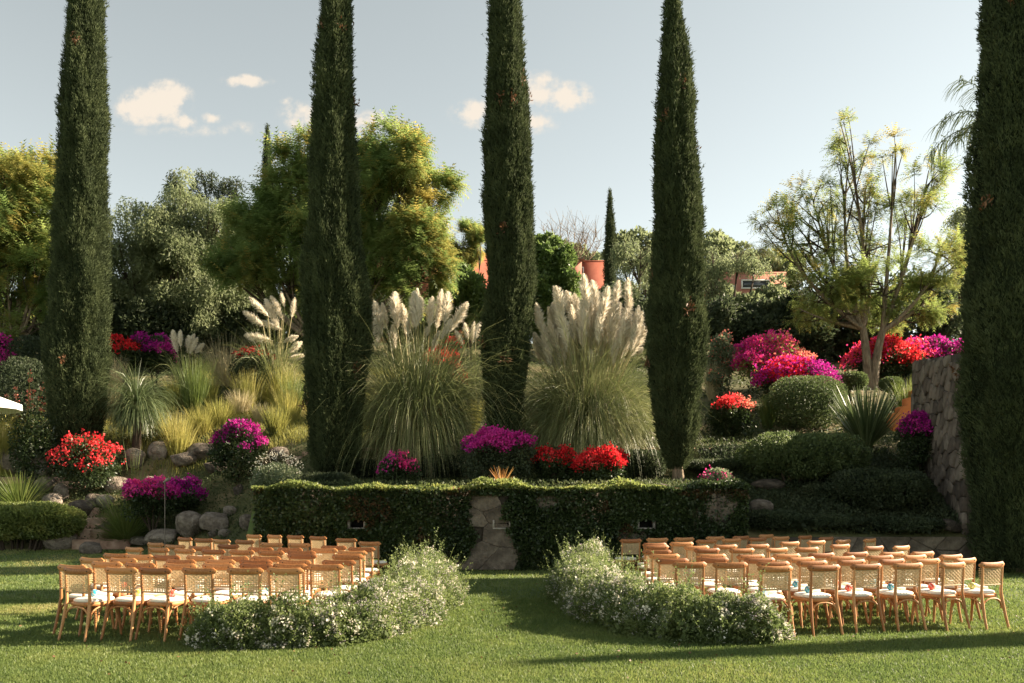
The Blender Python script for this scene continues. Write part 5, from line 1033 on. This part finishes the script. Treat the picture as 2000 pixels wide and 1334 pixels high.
# ------------------------------------------------------------------ chairs
HC = .87
def bevel_prism(mb, outline, y0f, y1f, mat_=0):
    """outline (x,z) closed polygon; y front/back functions of x"""
    o = np.array(outline); n = len(o); a = np.c_[o[:, 0], [y0f(x) for x in o[:, 0]], o[:, 1]]; b = np.c_[o[:, 0], [y1f(x) for x in o[:, 0]], o[:, 1]]
    i = np.arange(n); j = (i + 1) % n; mb.add(np.vstack([a, b]), np.stack([i, n + i, n + j, j], -1))
def chair_meshes():
    D = {}
    # top rail: curved slab with raised rounded ends
    mb = MB(); n = 13; xs_ = np.linspace(-.23, .23, n); cv = lambda x: -.205 - .032 + .55 * (x * x)      # plan curve, ends forward
    top = HC - .012 + .012 * (np.abs(xs_) / .23) ** 2; bot = np.full(n, HC - .086) + .0 * xs_
    endf = np.sqrt(np.clip(1 - ((np.abs(xs_) - .195).clip(0) / .036) ** 2, .05, 1)); mid = (top + bot) / 2; hh = (top - bot) / 2 * endf
    prof_ = [(-.011, -.9), (-.011, .9), (-.006, 1), (.005, 1), (.009, .85), (.009, -.85), (.005, -1), (-.006, -1)]
    v = np.array([[(x, cv(x) + py, m + h * pz) for (py, pz) in prof_] for x, m, h in zip(xs_, mid, hh)]).reshape(-1, 3); k = len(prof_)
    f = [(i * k + j, (i + 1) * k + j, (i + 1) * k + (j + 1) % k, i * k + (j + 1) % k) for i in range(n - 1) for j in range(k)]; mb.add(v, f)
    for e in (0, n - 1): mb.add(v, [(e * k, e * k + j, e * k + j + 1) for j in range(1, k - 1)])
    D['top_rail'] = mb.mesh('top_rail', M['wood'])
    mb = MB(); tube(mb, [(0, -.020, 0), (0, .003, 0)], [.0075, .0075], 8); D['bolt'] = mb.mesh('bolt', M['bolt'])
    # rear leg (with back post), right one; left by mirrored mesh
    for nm, s in (('rear_leg', 1), ('rear_leg_l', -1)):
        mb = MB(); tube(mb, [(s * .205, -.30, 0), (s * .196, -.255, .18), (s * .186, -.222, .36), (s * .180, -.205, .47), (s * .180, -.212, .62), (s * .182, -.222, .80)], [.014, .017, .0195, .019, .0165, .0145], 8); D[nm] = mb.mesh('rear_leg', M['woodv'], smooth=True)
    for nm, s in (('front_leg', 1), ('front_leg_l', -1)):
        mb = MB(); tube(mb, [(s * .205, .235, 0), (s * .196, .215, .2), (s * .188, .195, .42)], [.013, .017, .019], 8); D[nm] = mb.mesh('front_leg', M['woodv'], smooth=True)
    # seat frame: rounded trapezoid ring/slab
    def ro(w0, w1, y0, y1, pw=3.2, m=28):
        a = np.arange(m) * 2 * math.pi / m; c, s = np.cos(a), np.sin(a); k = (np.abs(c) ** pw + np.abs(s) ** pw) ** (-1 / pw); x, y = c * k, s * k
        ww = w0 + (w1 - w0) * (y + 1) / 2; return np.stack([x * ww, y0 + (y + 1) / 2 * (y1 - y0)], -1)
    def slab(mb, rings):
        m = len(rings[0][0]); v = np.vstack([np.c_[r_, np.full(m, z)] for r_, z in rings]); f = [(k * m + j, k * m + (j + 1) % m, k * m + m + (j + 1) % m, k * m + m + j) for k in range(len(rings) - 1) for j in range(m)]
        mb.add(v, f); b = (len(rings) - 1) * m; c = np.vstack([v[b:b + m], v[b:b + m].mean(0)[None]]); mb.add(c, [(j, (j + 1) % m, m) for j in range(m)]); c = np.vstack([v[:m], v[:m].mean(0)[None]]); mb.add(c, [((j + 1) % m, j, m) for j in range(m)])
    A_ = ro(.195, .215, -.205, .225); mb = MB(); slab(mb, [(A_ * .96, .405), (A_, .412), (A_, .442), (A_ * .97, .448)]); D['seat_frame'] = mb.mesh('seat_frame', M['wood'], smooth=False)
    A2 = ro(.185, .205, -.185, .215, 2.8); mb = MB(); slab(mb, [(A2 * .95, .4485), (A2 * 1.01, .458), (A2 * 1.02, .470), (A2 * .97, .482), (A2 * .8, .490), (A2 * .4, .493)]); D['cushion'] = mb.mesh('cushion', M['cushion'], smooth=True)
    # arches
    def arch(a, b, z0, z1, bow, nm):
        a, b = np.array(a), np.array(b); u = (b - a); t_ = np.linspace(0, math.pi, 15); pts = np.stack([a[0] + u[0] * (1 - np.cos(t_)) / 2, a[1] + u[1] * (1 - np.cos(t_)) / 2, z0 + (z1 - z0) * np.sin(t_) ** .75], -1)
        mb = MB(); tube(mb, pts, [.011] * 15, 6); D[nm] = mb.mesh('curved_brace', M['woodv'], smooth=True)
    arch((-.178, -.222), (.178, -.222), .26, .398, 0, 'brace_b'); arch((-.183, .2), (.183, .2), .26, .398, 0, 'brace_f')
    arch((.19, -.205), (.19, .19), .26, .398, 0, 'brace_r'); arch((-.19, -.205), (-.19, .19), .26, .398, 0, 'brace_l')
    # woven cane
    mb = MB(); z0, z1 = .575, HC - .078; yc = lambda x, z: -.226 + (.80 - z) * .045 + .55 * x * x * .6 - .008
    nvx, nvz = 12, 10
    for i in range(nvx):
        x = -.176 + .352 * i / (nvx - 1); m = 2 * nvz; zz = np.linspace(z0, z1, m); pts = np.stack([np.full(m, x), [yc(x, z) + .0032 * ((-1) ** (k // 2 + i)) for k, z in enumerate(zz)], zz], -1)
        hw = .0072; v = np.concatenate([np.stack([p_ + np.array([-hw, 0, 0]), p_ + np.array([hw, 0, 0])]) for p_ in pts]); q = [(2 * k, 2 * k + 1, 2 * k + 3, 2 * k + 2) for k in range(m - 1)]; mb.add(v, q, .5)
    for j in range(nvz):
        z = z0 + .006 + (z1 - z0 - .02) * j / (nvz - 1); m = 2 * nvx + 2; xx = np.linspace(-.196, .196, m); pts = np.stack([xx, [yc(x, z) - .0032 * ((-1) ** (k // 2 + j)) for k, x in enumerate(xx)], np.full(m, z)], -1)
        hw = .0075; v = np.concatenate([np.stack([p_ + np.array([0, 0, -hw]), p_ + np.array([0, 0, hw])]) for p_ in pts]); q = [(2 * k, 2 * k + 1, 2 * k + 3, 2 * k + 2) for k in range(m - 1)]; mb.add(v, q, .5)
        for s in (-1, 1): tube(mb, [(s * .196, yc(.19, z), z), (s * .203, yc(.19, z) + .02, z), (s * .192, yc(.19, z) + .042, z)], [.0055] * 3, 4, rnd=.5)
    for z in (z0 - .004, z1 - .008): tube(mb, [(x, yc(x, z), z) for x in np.linspace(-.185, .185, 7)], [.009] * 7, 6, rnd=.5)
    D['cane_back'] = mb.mesh('cane_back', M['cane'])
    return D
CM = chair_meshes()
mbr = CM['top_rail']
boltx = .165; bolty = -.234 + .55 * boltx ** 2
PARTS = [('top_rail', 'top_rail', (0, 0, 0)), ('bolt', 'bolt', (-boltx, bolty - .001, HC - .046)), ('bolt', 'bolt', (boltx, bolty - .001, HC - .046)), ('rear_leg', 'rear_leg', (0, 0, 0)), ('rear_leg', 'rear_leg_l', (0, 0, 0)),
         ('front_leg', 'front_leg', (0, 0, 0)), ('front_leg', 'front_leg_l', (0, 0, 0)), ('seat_frame', 'seat_frame', (0, 0, 0)), ('cushion', 'cushion', (0, 0, 0)), ('curved_brace', 'brace_b', (0, 0, 0)), ('curved_brace', 'brace_f', (0, 0, 0)),
         ('curved_brace', 'brace_r', (0, 0, 0)), ('curved_brace', 'brace_l', (0, 0, 0)), ('cane_back', 'cane_back', (0, 0, 0))]
# rails as seen in the photograph: rows from the nearest: (x0, x1, y of rail top)
LEFT = [[(121, 180, 1107), (199, 267, 1109), (267, 335, 1109), (351, 422, 1111), (437, 513, 1114), (518, 590, 1114), (598, 668, 1106)],
        [(108, 168, 1101), (173, 232, 1098), (241, 300, 1098), (311, 382, 1101), (390, 460, 1104), (461, 535, 1104), (530, 596, 1103)],
        [(152, 202, 1092), (210, 263, 1095), (318, 382, 1095), (395, 461, 1095), (462, 528, 1097), (540, 611, 1094), (624, 694, 1093)],
        [(199, 244, 1080), (245, 291, 1083), (297, 349, 1083), (361, 415, 1084), (425, 485, 1086), (487, 551, 1085), (555, 621, 1082), (641, 708, 1082)],
        [(241, 281, 1068), (288, 330, 1069), (337, 383, 1070), (392, 437, 1072), (446, 495, 1073), (500, 555, 1076), (560, 612, 1075), (604, 659, 1070), (655, 713, 1075)],
        [(286, 318, 1059), (323, 354, 1063), (366, 408, 1065), (421, 465, 1064), (482, 529, 1068), (541, 590, 1069), (676, 732, 1068)],
        [(342, 375, 1049), (375, 410, 1051), (412, 449, 1053), (456, 495, 1054), (508, 548, 1059), (560, 606, 1060), (625, 675, 1065)],
        [(477, 510, 1044), (517, 553, 1044), (555, 595, 1045), (601, 641, 1047), (651, 697, 1051), (697, 747, 1057)]]
RIGHT = [[(1311, 1386, 1096), (1394, 1468, 1097), (1478, 1556, 1104), (1573, 1648, 1101), (1656, 1731, 1099), (1741, 1812, 1097), (1827, 1897, 1096), (1905, 1974, 1096)],
         [(1280, 1350, 1090), (1477, 1549, 1096), (1552, 1623, 1094), (1631, 1697, 1092), (1711, 1775, 1092), (1782, 1845, 1091), (1856, 1917, 1089)],
         [(1263, 1337, 1081), (1360, 1430, 1087), (1448, 1523, 1089), (1530, 1599, 1088), (1618, 1674, 1084), (1693, 1752, 1084), (1759, 1818, 1082), (1832, 1889, 1082)],
         [(1254, 1321, 1073), (1358, 1425, 1082), (1435, 1498, 1082), (1509, 1568, 1082), (1578, 1636, 1081), (1647, 1702, 1077), (1719, 1774, 1077), (1781, 1831, 1078)],
         [(1251, 1314, 1064), (1352, 1411, 1070), (1421, 1479, 1070), (1488, 1546, 1069), (1552, 1606, 1068), (1618, 1668, 1063), (1686, 1732, 1065), (1740, 1784, 1065)],
         [(1253, 1306, 1060), (1333, 1391, 1065), (1392, 1445, 1063), (1457, 1508, 1062), (1522, 1567, 1057), (1575, 1619, 1055), (1627, 1670, 1053), (1678, 1723, 1051)],
         [(1207, 1257, 1052), (1310, 1358, 1058), (1359, 1405, 1053), (1406, 1456, 1051), (1460, 1504, 1049), (1508, 1549, 1047), (1553, 1596, 1046), (1599, 1633, 1047)],
         [(1262, 1311, 1050), (1314, 1362, 1049), (1376, 1422, 1047), (1428, 1469, 1046), (1481, 1516, 1043)]]
ORD = ['first', 'second', 'third', 'fourth', 'fifth', 'sixth', 'seventh', 'eighth', 'ninth']
CH = []
for side, rows in (('left', LEFT), ('right', RIGHT)):
    for ri, row in enumerate(rows):
        for ci, (a, b, yt) in enumerate(row):
            s = (yt - HOR) / (EYE - HC); Y = FPX / s; X = ((a + b) / 2 - 1000) / s
            rot = math.atan2(X, 26 - Y); c, sn = math.cos(rot), math.sin(rot); CH.append([X - sn * .235, Y + c * .235, rot, side, ri, ci, len(row)])
pos = np.array([[q[0], q[1]] for q in CH]); y0_ = pos[:, 1].copy(); kx = pos[:, 0] / pos[:, 1]; rt = np.array([q[2] for q in CH]); cs, sn = np.cos(rt)[:, None], np.sin(rt)[:, None]
for it in range(500):                                   # slide chairs along the line of sight until none stands in another
    d = pos[:, None] - pos[None]
    lx = (d[..., 0] * cs + d[..., 1] * sn) / .47; ly = (-d[..., 0] * sn + d[..., 1] * cs) / .60; q = (lx ** 6 + ly ** 6) ** (1 / 6); np.fill_diagonal(q, 9); m = q < 1
    sg = np.where(np.abs(d[..., 1]) > .12, np.sign(d[..., 1]), np.sign(d[..., 0] * np.where(pos[:, 0] > 0, 1, -1)[:, None] + 1e-6))
    push = np.where(m, sg * (1 - q) * .06, 0).sum(1) - (pos[:, 1] - y0_) * .01
    pos[:, 1] = np.clip(pos[:, 1] + push, 9.86, 17.95); pos[:, 0] = kx * pos[:, 1]
for i, q in enumerate(CH): q[0], q[1] = pos[i]
print('chair overlaps left', int(m.sum() / 2), 'min', q[0])
seats = {}
for i, (X, Y, rot, side, ri, ci, n) in enumerate(CH):
    edge = 'from the left'
    lab = 'cane backed chair, %s from the left in the %s nearest row, %s block' % (ORD[ci], ORD[ri], side) if ri else 'cane backed chair, %s from the left in the nearest row, %s block' % (ORD[ci], side)
    t = thing('chair', lab, 'chair', (X, Y, tz(X, Y)), rot + rng.normal() * .055, 'cane backed chairs in rows on the lawn')
    for nm, key, lc in PARTS: obj(nm, CM[key], t, lc)
    seats[(side, ri, ci)] = t
# ------------------------------------------------------------------ painted favours lying on seats
def favour_mesh(mt):
    mb = MB(); th = np.linspace(0, math.pi, 9); ph = np.arange(14) * 2 * math.pi / 14; T_, Pp = np.meshgrid(th, ph, indexing='ij'); r = .046
    v = np.stack([r * np.sin(T_) * np.cos(Pp), r * np.sin(T_) * np.sin(Pp), r * np.cos(T_)], -1).reshape(-1, 3); f = [(i * 14 + j, i * 14 + (j + 1) % 14, i * 14 + 14 + (j + 1) % 14, i * 14 + 14 + j) for i in range(8) for j in range(14)]
    mb.add(v, f); return mb.mesh('painted_ball', mt, smooth=True)
FM = {k: favour_mesh(M['ball' + k]) for k in ('red', 'blue', 'yellow')}
mb = MB(); tube(mb, [(.03, 0, 0), (.07, 0, -.012), (.13, .01, -.024), (.2, .02, -.03)], [.034, .022, .022, .016], 9); WR = mb.mesh('paper_wrap', M['cushion'], smooth=True)
for (side, ri, ci, col, dx) in [('right', 0, 2, 'blue', -.05), ('right', 0, 3, 'blue', -.06), ('right', 0, 4, 'red', -.07), ('right', 0, 5, 'blue', -.06), ('right', 0, 6, 'red', -.09), ('right', 0, 7, 'yellow', -.06), ('right', 1, 2, 'blue', -.08), ('right', 1, 3, 'red', -.05), ('right', 1, 4, 'blue', -.1), ('right', 1, 6, 'yellow', -.1),
                                ('right', 2, 3, 'blue', -.04), ('left', 0, 0, 'blue', 0), ('left', 0, 1, 'yellow', .05), ('left', 0, 2, 'red', .06), ('left', 1, 1, 'red', .08), ('left', 1, 3, 'blue', .1), ('left', 1, 5, 'blue', .05)]:
    s = seats[(side, ri, ci)]; ox, oy = dx, .02; c, sn = math.cos(s.rotation_euler.z), math.sin(s.rotation_euler.z)
    cn = {'blue': 'teal blue', 'red': 'red orange', 'yellow': 'yellow green'}[col]
    t = thing('painted_favour', '%s painted favour on the %s chair from the left, %s nearest row, %s block' % (cn, ORD[ci], ORD[ri], side), 'party favour', (s.location.x + c * ox - sn * oy, s.location.y + sn * ox + c * oy, s.location.z + .493), rng.uniform(-.3, .5), 'painted favours on the chair seats')
    obj('painted_ball', FM[col], t, (0, 0, .044)); obj('paper_wrap', WR, t, (0, 0, .048))
print('tris', sum(sum(len(p.vertices) - 2 for p in m.polygons) if len(m.polygons) < 10 else len(m.loops) - 2 * len(m.polygons) for m in bpy.data.meshes)); print('done', time.time() - T0, 'objects', len(C.objects))
